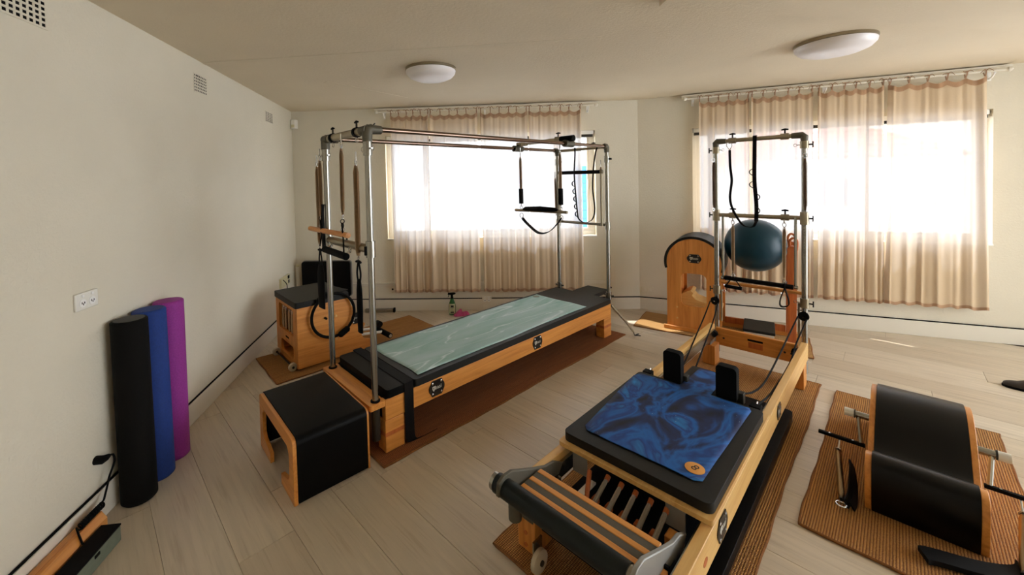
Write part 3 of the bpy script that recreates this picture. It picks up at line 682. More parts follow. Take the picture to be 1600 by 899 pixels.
for v in (0.125, 0.455):
    MB().tube([(0, v - 0.012, ZTOP), (0, v + 0.012, ZTOP)], 0.0295, 18).build('crossbar_collar', 'blackmatte', cad); knob(cad, 0, v, ZTOP + 0.028)
    MB().tube(ring_pts((0, v, ZTOP - 0.045), 0.014, 'x', 16), 0.0028, 6, closed=True).build('eye_ring', 'chrome', cad)
MB().tube([(L_, 0.01, ZTOP + 0.004), (L_, W_ - 0.01, ZTOP + 0.004)], 0.015, 16).build('far_crossbar', 'alu_tan', cad)
knob(cad, L_ - 0.02, 0.13, ZTOP + 0.02)
# lower near crossbar with black foam push bar
MB().tube([(0, 0.02, 1.182), (0, W_ - 0.02, 1.182)], 0.0245, 18).build('lower_crossbar', 'alu_tan', cad)
MB().tube([(-0.06, 0.185, 1.125), (-0.06, 0.50, 1.135)], 0.021, 16).build('foam_push_bar', 'blackmatte', cad)
for v in (0.20, 0.49): MB().tube([(0, v, 1.18), (-0.06, v, 1.133)], 0.007, 8).tube(ring_pts((-0.03, v, 1.16), 0.016, 'x'), 0.003, 6, closed=True).build('push_bar_link', 'chrome', cad)
for v in (0.15, 0.30): knob(cad, 0, v, 1.205)
# far push-through bar on two arms over the low crossbar
MB().tube([(L_, 0.01, 1.088), (L_, W_ - 0.01, 1.092)], 0.0145, 16).build('low_crossbar', 'alu', cad)
for v in (0.045, 0.535): MB().tube([(L_ - 0.03, v, 1.08), (L_ - 0.03, v, 1.625)], 0.0125, 12).build('push_arm', 'alu_tan', cad)
MB().tube([(L_ - 0.03, 0.03, 1.612), (L_ - 0.03, 0.05, 1.612)], 0.02, 14).build('push_bar_end', 'alu_tan', cad)
MB().tube([(L_ - 0.03, 0.05, 1.612), (L_ - 0.03, 0.54, 1.615)], 0.0185, 16).build('push_bar', 'web', cad)
# slider carrying the trapeze
for v in (0, W_):
    MB().tube([(1.865, v, ZTOP + 0.009), (1.985, v, ZTOP + 0.009)], 0.030, 18).build('slider', 'elbow', cad)
MB().tube([(1.92, 0.0, ZTOP + 0.052), (1.92, W_, ZTOP + 0.052)], 0.018, 16).build('slider_crossbar', 'alu_tan', cad)
MB().tube([(1.92, -0.06, ZTOP + 0.052), (1.92, 0.075, ZTOP + 0.052)], 0.027, 18).build('slider_grip', 'blackmatte', cad)
MB().box(1.897, 1.943, 0.075, 0.125, ZTOP + 0.03, ZTOP + 0.078).build('slider_block', 'alu_tan', cad, bevel=0.004); knob(cad, 1.92, 0.10, ZTOP + 0.078)
MB().box(1.897, 1.943, 0.46, 0.52, ZTOP + 0.03, ZTOP + 0.078).build('slider_block', 'alu_tan', cad, bevel=0.004)
MB().box(-0.03, 0.03, 0.592, 0.612, 0.20, 0.287).build('pole_bracket', 'white', cad, bevel=0.002)
# floor brace at the far end
MB().tube([(2.565, -0.028, 0.30), (2.66, -0.135, 0.13), (2.70, -0.182, 0.04)], [0.013, 0.012, 0.009], 10).build('brace', 'alu_tan', cad)
MB().tube([(2.70, -0.182, 0.04), (2.705, -0.19, 0.007), (2.735, -0.235, 0.007)], 0.005, 8).tube([(2.705, -0.19, 0.007), (2.765, -0.20, 0.007)], 0.005, 8).build('brace_foot', 'darkmetal', cad)
MB().box(2.552, 2.560, -0.02, 0.0, 0.10, 0.30).build('brace_plate', 'darkmetal', cad)
# aqua towel laid along the mattress
t = thing('marbled_towel', 'pale aqua marbled towel spread along the trapeze bed', 'towel', (CADO.x, CADO.y, 0), CADA)
def tw(i, j):
    u = 0.295 + 1.87 * i; v = 0.004 + 0.578 * j
    return (u + 0.006 * math.sin(j * 7), v + 0.004 * math.sin(i * 11), 0.3685 + 0.0016 * math.sin(i * 23 + j * 5) * math.sin(j * 9 + 1))
tw_ = MB().grid(60, 20, tw).build('cloth', 'aqua', t, smooth=180)
md = tw_.modifiers.new('solid', 'SOLIDIFY'); md.thickness = 0.002; md.offset = 1
MB().lathe([(0.0001, 0), (0.034, 0.0), (0.034, 0.0015), (0.0001, 0.0018)], (2.10, 0.53, 0.3725), 24).build('round_tag', 'greentin', t)

# springs and straps at the near end
gsp = 'springs hanging at the near end of the trapeze bed'
spring_thing('leg_spring', 'long tan spring at the outer left of the trapeze bed, nearest the wall', cw(-0.012, 0.705, 1.675), cw(-0.012, 0.70, 1.14), cad, 0.0145, gsp)
spring_thing('arm_spring', 'tan spring beside the left near pole, holding the wooden bar', cw(-0.032, 0.605, 1.71), cw(-0.032, 0.61, 1.345), cad, 0.0125, gsp)
spring_thing('arm_spring', 'tan spring in the middle of the near crossbar, holding the wooden bar', cw(-0.032, 0.268, 1.765), cw(-0.032, 0.278, 1.365), cad, 0.0125, gsp, top_link=0.06)
spring_thing('leg_spring', 'thick tan spring beside the right near pole, with a black foot strap', cw(-0.022, 0.105, 1.655), cw(-0.022, 0.108, 1.135), cad, 0.0165, gsp)
t = thing('roll_down_bar', 'orange wooden dowel hanging from two springs at the near end', 'wooden bar', tuple(cw(-0.035, 0.50, 1.245)), CADA)
MB().tube([(0, 0.305, 0), (0, -0.295, 0)], 0.0165, 16).build('dowel', 'wood_y', t)
for v in (0.11, -0.222):
    MB().tube(ring_pts((0, v, 0.03), 0.012, 'y'), 0.0025, 6, closed=True).tube([(0, v, 0.0), (0, v, 0.02)], 0.004, 8).build('eye_bolt', 'chrome', t)
    MB().tube(ring_pts((0, v, 0.055), 0.014, 'x'), 0.0035, 6, closed=True).tube(ring_pts((0, v, 0.08), 0.012, 'y'), 0.003, 6, closed=True).build('chain_link', 'darkmetal', t)
    MB().tube(smooth_path([(-0.004, v, 0.07), (-0.012, v - 0.03, -0.02), (-0.02, v + (-0.05 if v < 0 else -0.02), -0.10)]), 0.005, 8).build('cord', 'web', t)
def loop_strap(label, c, length, width, g):
    t = thing('foot_strap', label, 'strap', tuple(c), CADA, g)
    MB().tube(smooth_path([(0, -0.028, 0), (0, 0, 0.006), (0, 0.028, 0)]), 0.007, 8).build('cross_tab', 'web', t)
    MB().tube(smooth_path([(0, -0.004, 0.0), (0, -0.022, -0.06), (0, -0.016, -0.105)]), 0.0055, 8).tube(smooth_path([(0, 0.004, 0.0), (0, 0.02, -0.06), (0, 0.014, -0.105)]), 0.0055, 8).build('cord', 'web', t)
    m = MB(); n = 14
    m.grid(n, 20, lambda i, j: (0.014 * math.sin(2 * math.pi * i) * (0.6 + 0.4 * math.sin(math.pi * j)), width / 2 * math.cos(2 * math.pi * i) * (0.62 + 0.38 * min(1, j * 5)), -0.10 - (length - 0.1) * j))
    m.build('padded_loop', 'blackmatte', t, smooth=80); return t
loop_strap('black padded foot strap hanging at the right near pole', cw(-0.022, 0.110, 1.098), 0.41, 0.056, 'padded foot straps')
loop_strap('black padded foot strap hanging beyond the left near pole', cw(-0.012, 0.70, 1.10), 0.40, 0.11, 'padded foot straps')
t = thing('hand_strap', 'short black strap dangling behind the wooden dowel at the left near pole', 'strap', tuple(cw(-0.03, 0.585, 1.36)), CADA)
MB().ribbon(smooth_path([(0, 0, 0.06), (0.0, 0.01, 0), (0.0, 0.004, -0.1), (0, 0.0, -0.24)]), 0.034, 0.012, (0, 1, 0)).build('webbing', 'web', t)

# trapeze swing at the far end
t = thing('trapeze_swing', 'padded trapeze bar with a black sling hanging from two springs at the far end', 'trapeze bar', tuple(cw(1.92, 0.32, 1.255)), CADA)
MB().tube([(0, 0.30, 0), (0, -0.30, 0)], 0.0135, 14).build('bar', 'alu_tan', t)
MB().tube([(0, 0.20, 0.008), (0, 0.17, 0.016), (0, 0, 0.020), (0, -0.17, 0.016), (0, -0.20, 0.008)], [0.012, 0.022, 0.026, 0.022, 0.012], 14).build('bar_pad', 'web', t)
MB().ribbon(smooth_path([(0, 0.215, -0.075), (0, 0.15, -0.13), (0, 0.02, -0.205), (0, -0.10, -0.185), (0, -0.20, -0.10), (0, -0.235, -0.055)], 6), 0.032, 0.006, (1, 0, 0.3)).build('sling', 'web', t)
for v in (0.225, -0.235):
    MB().tube(ring_pts((0, v, -0.05), 0.022, 'x'), 0.0035, 6, closed=True).tube(ring_pts((0, v, 0.03), 0.016, 'x'), 0.003, 6, closed=True).build('swivel_ring', 'chrome', t)
for v, lab in ((0.545, 'left trapeze spring in its black foam sleeve, at the far end of the bed'), (0.085, 'right trapeze spring in its black foam sleeve, by the far left pole')):
    q = spring_thing('trapeze_spring', lab, cw(1.92, v, 1.775), cw(1.92, v, 1.315), cad, 0.0135, 'trapeze springs', top_link=0.06)
    MB().tube([(0, 0, -0.31), (0, 0, -0.455)], 0.0215, 14).build('foam_sleeve', 'blackmatte', q)
# pole springs at the far end
spring_thing('pole_spring', 'slim spring along the far right pole of the trapeze bed', cw(2.55, 0.055, 1.66), cw(2.55, 0.05, 1.22), cad, 0.011, 'far pole springs', top_link=0.04)
spring_thing('pole_spring', 'slim spring along the far left pole of the trapeze bed', cw(2.55, 0.60, 1.56), cw(2.55, 0.595, 1.18), cad, 0.010, 'far pole springs', top_link=0.04)
t = thing('looped_strap', 'black daisy-chain strap hung from the far top crossbar', 'strap', (CADO.x, CADO.y, 0), CADA)
uu = 2.535
MB().ribbon(smooth_path([(uu, 0.335, 1.868), (uu, 0.335, 1.80), (uu, 0.345, 1.66), (uu - 0.02, 0.335, 1.61), (uu - 0.03, 0.32, 1.45), (uu - 0.03, 0.30, 1.22), (uu - 0.03, 0.285, 1.14), (uu - 0.03, 0.22, 1.105), (uu - 0.03, 0.13, 1.14), (uu - 0.03, 0.10, 1.25), (uu - 0.03, 0.12, 1.45), (uu, 0.125, 1.65), (uu, 0.10, 1.80), (uu, 0.075, 1.865)], 6), 0.022, 0.004, (1, 0, 0)).build('webbing', 'web', t)
for k in range(5):
    z = 1.53 - k * 0.078
    MB().ribbon(smooth_path([(uu - 0.032, 0.325 - k * 0.008, z), (uu - 0.032, 0.352 - k * 0.008, z - 0.02), (uu - 0.032, 0.348 - k * 0.008, z - 0.05), (uu - 0.032, 0.318 - k * 0.008, z - 0.062)], 4), 0.018, 0.003, (1, 0, 0)).build('loop', 'web', t)

# ================================================================== BLACK SITTING BOX in front of the bed
t = thing('sitting_box', 'black padded sitting box with wooden end frames, at the foot of the bed', 'padded box', tuple(cw(-0.265, 0.258, 0)), CADA + R(-1.0))
bl, bw, bh = 0.2, 0.308, 0.322
outer = [(-bw, 0), (-bw, bh - 0.03)] + arc(-bw + 0.03, bh - 0.03, 0.03, 180, 90, 5)[1:] + [(bw - 0.03, bh)] + arc(bw - 0.03, bh - 0.03, 0.03, 90, 0, 5)[1:] + [(bw, 0), (0.10, 0), (0.10, 0.055), (bw - 0.09, 0.085), (bw - 0.065, 0.11), (bw - 0.065, bh - 0.095), (bw - 0.095, bh - 0.065), (-bw + 0.095, bh - 0.065), (-bw + 0.065, bh - 0.095), (-bw + 0.065, 0.11), (-bw + 0.09, 0.085), (-0.10, 0.055), (-0.10, 0)]
for u0, u1 in ((-bl, -bl + 0.02), (bl - 0.012, bl)): MB().prism(outer, u0, u1, 'yz').build('end_frame', 'wood_y', t, bevel=0.002)
m = MB(); th = 0.02
prof = [(-bw - 0.004, 0.008), (-bw - 0.004, bh - 0.028)] + arc(-bw + 0.03, bh - 0.03, 0.036, 176, 90, 6) + arc(bw - 0.03, bh - 0.03, 0.036, 90, 4, 6) + [(bw + 0.004, bh - 0.028), (bw + 0.004, 0.008)]
inn = [(a * 0.955, b - 0.016 if b > 0.1 else b) for a, b in reversed(prof)]
m.prism(prof + inn, -bl + 0.021, bl - 0.013, 'yz').build('padded_cover', 'black', t, smooth=50)
MB().box(-bl + 0.02, bl - 0.02, -bw + 0.02, bw - 0.02, bh - 0.07, bh - 0.02).build('seat_board', 'wood_x', t)

# ================================================================== REFORMER WITH TOWER (centre right)
ref = thing('reformer', 'wooden reformer with sliding carriage, spring bed and metal tower', 'pilates reformer', (REFO.x, REFO.y, 0), REFA)
RW_ = 0.583; RT = 1.834; U0, U1 = -2.66, -0.095
for v0, v1 in ((-0.03, 0.008), (0.575, 0.613)): MB().box(U0, U1, v0, v1, 0.172, 0.293).build('side_rail', 'wood_pale', ref, bevel=0.003)
for v0, v1 in ((0.0085, 0.024), (0.559, 0.5745)): MB().box(U0 + 0.05, U1 - 0.04, v0, v1, 0.195, 0.262).build('track', 'alu', ref, bevel=0.002)
MB().box(-0.135, -0.105, 0.0245, 0.5585, 0.135, 0.278).build('end_board', 'wood_y', ref, bevel=0.003)
MB().box(-0.1365, -0.134, 0.235, 0.335, 0.225, 0.24).build('slot', 'blackmatte', ref)
MB().box(-0.1362, -0.134, 0.235, 0.33, 0.17, 0.215).build('stamped_mark', 'wood_red', ref)
for v in (0.06, 0.10, 0.50): MB().lathe([(0.008, 0), (0.008, 0.002), (0.004, 0.004)], (-0.135, v, 0.20), 12, Matrix.Rotation(R(-90), 3, 'Y')).build('bolt', 'darkmetal', ref)
MB().box(U0 + 0.02, U0 + 0.05, 0.0245, 0.5585, 0.172, 0.28).build('end_board', 'wood_y', ref, bevel=0.003)
for u0, u1 in ((-0.29, -0.17), (-2.655, -2.535)):
    for v0, v1 in ((-0.0305, 0.06), (0.523, 0.6135)): MB().box(u0, u1, v0, v1, 0.0125, 0.1715).build('leg', 'wood_z', ref, bevel=0.004)
for v in (0.5585, 0.0245): MB().box(-0.28, -0.18, v - 0.003, v + 0.003, 0.03, 0.19).build('leg_plate', 'greypaint', ref)
# carriage
MB().prism(rrect(-2.362, -1.49, -0.034, 0.606, 0.015), 0.305, 0.324, 'xy').build('carriage_board', 'wood_pale', ref, bevel=0.002)
pad(MB(), -2.338, -1.505, -0.026, 0.596, 0.3242, 0.364, 0.03).build('carriage_pad', 'grey_vinyl', ref, bevel=0.012, segs=3)
pad(MB(), -1.50, -1.205, 0.185, 0.395, 0.3242, 0.362, 0.02).build('headrest', 'grey_vinyl', ref, bevel=0.010, segs=3)
MB().box(-1.49, -1.21, 0.20, 0.38, 0.305, 0.3238).build('headrest_board', 'wood_pale', ref)
for v in (0.095, 0.50): MB().box(-2.352, -2.346, v - 0.035, v + 0.035, 0.215, 0.3045).build('carriage_bracket', 'greypaint', ref)
for v in (0.14, 0.41):
    sr = MB().prism(rrect(v - 0.048, v + 0.048, 0.355, 0.535, 0.02), -1.505, -1.455, 'yz').build('shoulder_rest', 'blackmatte', ref, bevel=0.010, segs=3)
    MB().box(-1.47, -1.43, v - 0.07, v + 0.02, 0.34, 0.40).build('rest_bracket', 'darkmetal', sr, bevel=0.003)
for v in (0.02, 0.565):
    cl_ = MB().box(-1.485, -1.435, v - 0.025, v + 0.025, 0.3245, 0.36).build('cord_cleat', 'blackmatte', ref, bevel=0.004)
    MB().tube(ring_pts((-1.42, v, 0.345), 0.016, 'y'), 0.003, 6, closed=True).build('cleat_ring', 'chrome', cl_)
MB().box(-1.50, -1.40, -0.028, 0.605, 0.29, 0.3045).build('carriage_end', 'wood_pale', ref, bevel=0.002)
# spring bed
MB().box(-2.60, -1.46, 0.0245, 0.5585, 0.10, 0.108).box(-2.61, -2.60, 0.0245, 0.5585, 0.10, 0.29).box(-1.47, -1.46, 0.0245, 0.5585, 0.108, 0.285).build('well_dark_liner', 'blackmatte', ref)  # black liner added so the spring bay stays dark, no light from below
MB().box(-2.59, -2.36, 0.415, 0.445, 0.215, 0.225).build('gear_strip', 'whiteplastic', ref, bevel=0.002)
for k, v in enumerate((0.125, 0.185, 0.245, 0.305, 0.365)):
    sp = helix((-2.345, v, 0.272), (-2.50, v + 0.004, 0.205), 0.0085, 0.0013).build('spring', 'silver', ref, smooth=60)
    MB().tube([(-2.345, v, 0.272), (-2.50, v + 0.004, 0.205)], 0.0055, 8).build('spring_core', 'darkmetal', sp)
    MB().tube(ring_pts((-2.53, v + 0.006, 0.205 - 0.012 * (k % 2)), 0.022, 'x', 18), 0.0026, 6, closed=True).build('spring_hook', 'chrome', sp)
    MB().tube([(-2.345, v, 0.272), (-2.365, v, 0.263)], 0.0105, 10).build('spring_cap', 'wood_red', sp)
    MB().box(-2.42, -2.385, v + 0.020, v + 0.042, 0.165, 0.195).build('spring_divider', 'wood_red', ref, bevel=0.003)
MB().tube([(-2.37, 0.44, 0.27), (-2.47, 0.40, 0.205)], 0.010, 10).build('gear_lever', 'wood_red', ref)
MB().box(-2.42, -2.37, 0.055, 0.11, 0.185, 0.225).build('spring_block', 'wood_x', ref, bevel=0.004)
# standing platform: wooden slats with grip bands
for k in range(3): MB().box(-2.605 - k * 0.056, -2.580 - k * 0.056, 0.055, 0.545, 0.318, 0.334).build('platform_slat', 'wood_y', ref, bevel=0.003)
for k in range(2): MB().box(-2.635 - k * 0.056, -2.6055 - k * 0.056, 0.055, 0.545, 0.317, 0.3325).build('grip_band', 'grey_band', ref)
MB().box(-2.715, -2.58, 0.06, 0.54, 0.300, 0.317).build('platform_base', 'wood_y', ref)
# foot bar
MB().tube([(-2.785, 0.60, 0.352), (-2.785, 0.07, 0.352)], 0.037, 24).build('foot_bar', 'footbar', ref)
for v, s in ((0.60, 1), (0.07, -1)): MB().tube([(-2.785, v, 0.352), (-2.785, v + s * 0.018, 0.352)], 0.034, 20).build('foot_bar_cap', 'alu', ref)
arm = [(-2.83, 0.34), (-2.825, 0.39), (-2.795, 0.405), (-2.745, 0.402), (-2.60, 0.338), (-2.52, 0.306), (-2.46, 0.296), (-2.40, 0.262), (-2.43, 0.225), (-2.55, 0.245), (-2.68, 0.29), (-2.77, 0.325)]
MB().prism(arm, 0.038, 0.053, 'xz').build('foot_bar_arm', 'greypaint', ref, bevel=0.003)
MB().prism(arm, 0.556, 0.571, 'xz').build('foot_bar_arm', 'elbow', ref, bevel=0.003)
for v in (0.075, 0.535):
    m = MB()
    for k in range(4): m.box(-2.53 + k * 0.022, -2.52 + k * 0.022, v - 0.006, v + 0.008, 0.20, 0.235 + 0.006 * (k % 2))
    m.build('ratchet', 'alu', ref, bevel=0.002)
MB().lathe([(0.055, 0), (0.055, 0.022)], (-2.70, -0.005, 0.268), 24).build('corner_block', 'wood_x', ref)
MB().lathe([(0.030, 0), (0.030, 0.002)], (-2.70, -0.005, 0.2905), 24).build('corner_socket', 'blackmatte', ref)
# near-left hardware: tube holder, plate, transport wheel
MB().lathe([(0.027, 0), (0.027, 0.088), (0.021, 0.088), (0.021, 0.02)], (-2.70, 0.588, 0.165), 20).build('tube_holder', 'elbow', ref)
MB().box(-2.662, -2.656, 0.53, 0.60, 0.15, 0.27).build('holder_plate', 'elbow', ref)
MB().tube([(-2.70, 0.60, 0.275), (-2.73, 0.625, 0.275)], 0.008, 8).build('release_lever', 'blackmatte', ref)
wh = MB().lathe([(0.038, -0.012), (0.044, -0.008), (0.044, 0.008), (0.038, 0.012)], (-2.70, 0.47, 0.066), 24, Matrix.Rotation(R(90), 3, 'X')).build('wheel', 'rubber', ref)
MB().tube([(-2.70, 0.453, 0.066), (-2.70, 0.487, 0.066)], 0.011, 12).build('wheel_hub', 'darkmetal', wh)
MB().box(-2.71, -2.656, 0.487, 0.494, 0.055, 0.13).build('wheel_bracket', 'alu', ref)
for zz in (0.09, 0.04): MB().lathe([(0.009, 0), (0.009, 0.003)], (-2.656, 0.57, zz), 12, Matrix.Rotation(R(-90), 3, 'Y')).build('bolt', 'wood_red', ref)
badge(ref, (-2.24, -0.0302, 0.235), (1, 0, 0), (0, 0, 1), 0.12, 0.09)
badge(ref, (-1.18, -0.0302, 0.235), (1, 0, 0), (0, 0, 1), 0.10, 0.08)
MB().prism([(0.022 * math.cos(a * 0.5236), 0.014 * math.sin(a * 0.5236)) for a in range(12)], 0, 0.001, 'xy').build('oval_stamp', 'wood_red', ref).matrix_local = face_mtx((-2.43, -0.0302, 0.225), (1, 0, 0), (0, 0, 1))
# tower
for v in (0, RW_):
    s = 1 if v < 0.1 else -1
    p_ = MB().tube([(0, v, 0.03), (0, v, RT - 0.05)], 0.0185, 20).build('tower_pole', 'alu', ref)
    m = MB()
    for k in range(26): m.lathe([(0.0024, 0), (0.0024, 0.001)], (-0.0184, v, 0.62 + k * 0.022), 6, Matrix.Rotation(R(-90), 3, 'Y'))
    m.build('index_holes', 'darkmetal', p_)
    MB().tube([(0, v, RT - 0.05), (0, v, RT - 0.012), (0, v + s * 0.012, RT), (0, v + s * 0.075, RT)], [0.0215, 0.025, 0.025, 0.0215], 18).build('tower_elbow', 'elbow', ref)
    for z0, z1, rr in ((RT - 0.10, RT - 0.045, 0.0265), (1.16, 1.255, 0.0275), (0.53, 0.60, 0.0275)):
        c_ = MB().tube([(0, v, z0), (0, v, z1)], rr, 18).build('pole_clamp', 'alu_tan', ref)
        MB().tube([(0, v - s * 0.026, (z0 + z1) / 2), (0, v - s * 0.05, (z0 + z1) / 2)], 0.006, 8).box(-0.004, 0.004, v - s * 0.05 - 0.004, v - s * 0.05 + 0.004, (z0 + z1) / 2 - 0.022, (z0 + z1) / 2 + 0.022).build('clamp_knob', 'darkmetal', c_)
        MB().tube([(0, v + s * 0.026, (z0 + z1) / 2), (0, v + s * 0.045, (z0 + z1) / 2)], 0.0035, 8).tube(ring_pts((0, v + s * 0.054, (z0 + z1) / 2), 0.010), 0.002, 6, closed=True).build('clamp_pin', 'chrome', c_)
    # pulley
    pu = MB().lathe([(0.030, -0.012), (0.033, -0.010), (0.024, -0.003), (0.024, 0.003), (0.033, 0.010), (0.030, 0.012)], (-0.055, v, 0.478), 24, Matrix.Rotation(R(90), 3, 'X') @ Matrix.Rotation(R(70), 3, 'Y')).build('pulley', 'blackmatte', ref)
    MB().tube([(-0.055, v, 0.478), (-0.078, v, 0.478)], 0.006, 8).build('pulley_axle', 'chrome', pu)
    MB().tube([(-0.01, v, 0.54), (-0.045, v, 0.51)], 0.006, 8).build('pulley_bracket', 'darkmetal', ref)
    MB().tube([(0.0, v + s * 0.034, 0.30), (0.0, v + s * 0.034, 0.56)], 0.008, 10).build('pole_strut', 'alu_tan', ref)
MB().tube([(0, 0.07, RT), (0, RW_ - 0.07, RT)], 0.0165, 16).build('tower_top_bar', 'alu_tan', ref)
MB().tube([(0, 0.02, 1.21), (0, RW_ - 0.02, 1.21)], 0.0165, 16).build('tower_crossbar', 'alu_tan', ref)
for v in (0.115, 0.46):
    for z in (RT, 1.21):
        MB().tube([(0, v - 0.026, z), (0, v + 0.026, z)], 0.0245, 16).build('bar_slider', 'alu_tan', ref); knob(ref, 0, v, z + 0.022)
for v in (0.052, 0.532): MB().tube([(-0.008, v, 1.215), (-0.012, v, 0.665)], 0.009, 10).build('push_arm', 'alu', ref)
MB().tube([(-0.012, 0.065, 0.676), (-0.012, 0.52, 0.680)], 0.0185, 16).build('push_bar', 'blackmatte', ref)
for v in (0.045, 0.535): MB().tube([(-0.012, v - 0.008, 0.677), (-0.012, v + 0.012, 0.677)], 0.015, 12).build('push_bar_end', 'alu', ref)
# ropes: pulley to shoulder rests
for pts in ([(-0.08, 0.030, 0.475), (-0.40, 0.038, 0.42), (-0.74, 0.045, 0.366), (-1.10, 0.05, 0.335), (-1.30, 0.065, 0.35), (-1.43, 0.085, 0.385)],
            [(-0.08, -0.022, 0.465), (-0.30, 0.006, 0.355), (-0.53, 0.012, 0.278), (-0.85, 0.02, 0.262), (-1.15, 0.022, 0.285), (-1.42, 0.022, 0.345)],
            [(-0.08, 0.612, 0.475), (-0.28, 0.598, 0.40), (-0.50, 0.585, 0.325), (-0.98, 0.53, 0.240), (-1.25, 0.49, 0.285), (-1.43, 0.45, 0.375)],
            [(-0.08, 0.556, 0.465), (-0.30, 0.53, 0.38), (-0.55, 0.505, 0.315), (-1.0, 0.45, 0.245), (-1.25, 0.41, 0.285), (-1.43, 0.375, 0.36)]):
    MB().tube(smooth_path(pts), 0.0052, 8).build('rope', 'web', ref)
for v in (0.03, 0.56): MB().tube([(-0.16, v, 0.235), (-0.19, v, 0.235)], 0.026, 16).build('bumper', 'blackmatte', ref)
# blue towel over carriage and headrest
t = thing('marbled_towel', 'deep blue marbled towel draped over the reformer carriage', 'towel', (REFO.x, REFO.y, 0), REFA)
poly = [(-2.262, 0.515), (-2.255, 0.06), (-2.235, 0.035), (-1.56, 0.018), (-1.535, 0.03), (-1.53, 0.205), (-1.235, 0.205), (-1.228, 0.345), (-1.53, 0.36), (-1.545, 0.575), (-1.60, 0.592), (-2.235, 0.538)]
bm = bmesh.new(); vs = [bm.verts.new((a, b, 0.3665)) for a, b in poly]; bm.faces.new(vs)
bmesh.ops.triangulate(bm, faces=bm.faces); bmesh.ops.subdivide_edges(bm, edges=bm.edges, cuts=7, use_grid_fill=True)
for v in bm.verts: v.co.z += 0.0018 + 0.0018 * math.sin(v.co.x * 19 + v.co.y * 9) * math.sin(v.co.y * 27 + v.co.x * 4)
me = bpy.data.meshes.new('cloth'); bm.to_mesh(me); bm.free(); me.materials.append(M['blue_towel']); me.shade_smooth()
o = bpy.data.objects.new('cloth', me); COL.objects.link(o); o.parent = t
md = o.modifiers.new('solid', 'SOLIDIFY'); md.thickness = 0.002; md.offset = 1
ds = MB().lathe([(0.036, 0), (0.036, 0.002), (0.034, 0.0028)], (0, 0, 0), 32).build('number_patch', 'orange_felt', t); ds.location = (-2.185, 0.078, 0.3705)
text_obj('8', 0.048, 'shoe', ds, Matrix.Translation((0, 0, 0.0028)) @ Matrix.Rotation(R(-115), 4, 'Z'))
# tower springs, bar, straps
gts = 'springs on the reformer tower'
spring_thing('tower_spring', 'slim spring hanging from the tower crossbar on the left, above the triangle handle', rw(-0.02, 0.457, 1.135), rw(-0.02, 0.456, 0.735), ref, 0.0115, gts, top_link=0.03)
spring_thing('tower_spring', 'slim spring hanging from the tower crossbar on the right, above the cotton loop', rw(-0.02, 0.118, 1.135), rw(-0.02, 0.120, 0.73), ref, 0.0115, gts, top_link=0.03)
spring_thing('tower_spring', 'dark spring stretched along the left tower pole', rw(-0.03, 0.592, 1.66), rw(-0.03, 0.592, 1.27), ref, 0.0105, gts, top_link=0.04, mat='bronze')
spring_thing('tower_spring', 'dark spring stretched along the right tower pole', rw(-0.03, -0.008, 1.66), rw(-0.03, -0.008, 1.27), ref, 0.0105, gts, top_link=0.04, mat='bronze')
t = thing('roll_down_bar', 'thin wooden bar held across the tower below the black push bar', 'wooden bar', tuple(rw(0.045, 0.29, 0.625)), REFA)
MB().tube([(0, 0.27, 0), (0, -0.285, 0)], 0.0135, 14).build('dowel', 'wood_y', t)
for v in (0.25, -0.14): MB().tube(ring_pts((0, v, -0.02), 0.012, 'y'), 0.0025, 6, closed=True).build('eye_bolt', 'chrome', t)
MB().tube([(0, 0.25, -0.03), (-0.0, 0.25, -0.09)], 0.006, 8).build('clip', 'wood_red', t)
t = thing('triangle_handle', 'black triangular hand grip hanging on the left tower spring', 'handle', tuple(rw(-0.025, 0.456, 0.70)), REFA)
MB().tube([(0, 0, 0.0), (0, 0.055, -0.085)], 0.0045, 8).tube([(0, 0, 0), (0, -0.055, -0.085)], 0.0045, 8).build('webbing', 'web', t)
MB().tube([(0, 0.06, -0.088), (0, -0.06, -0.092)], 0.0145, 14).build('grip', 'blackmatte', t)
MB().tube(ring_pts((0, 0, 0.008), 0.012), 0.003, 6, closed=True).build('ring', 'chrome', t)
t = thing('cotton_loop', 'black webbing loop hanging on the right tower spring', 'strap', tuple(rw(-0.025, 0.115, 0.70)), REFA)
MB().ribbon(smooth_path([(0, 0, 0), (0, 0.005, -0.05), (0, 0.026, -0.12), (0, 0.03, -0.17), (0, 0.012, -0.185), (0, -0.022, -0.165), (0, -0.022, -0.12), (0, -0.004, -0.05), (0, 0.002, 0.0)]), 0.03, 0.006, (1, 0, 0)).build('webbing', 'web', t)
MB().tube(ring_pts((0, 0, 0.008), 0.012), 0.003, 6, closed=True).build('ring', 'chrome', t)
t = thing('looped_strap', 'long black twisted strap looped from the tower top bar', 'strap', (REFO.x, REFO.y, 0), REFA)
MB().ribbon(smooth_path([(-0.024, 0.475, 1.755), (-0.024, 0.472, 1.62), (-0.024, 0.462, 1.50), (-0.024, 0.475, 1.36), (-0.024, 0.455, 1.26), (-0.03, 0.40, 1.155), (-0.03, 0.36, 1.125), (-0.03, 0.315, 1.128), (-0.03, 0.295, 1.17)], 6), 0.02, 0.004, (0.4, 1, 0)).build('webbing', 'web', t)
MB().ribbon(smooth_path([(-0.026, 0.295, 1.17), (-0.026, 0.293, 1.3), (-0.026, 0.305, 1.5), (-0.026, 0.304, 1.7), (-0.024, 0.303, 1.80), (-0.02, 0.303, 1.853), (0.004, 0.303, 1.858)], 6), 0.027, 0.005, (0, 1, 0)).build('webbing', 'web', t)
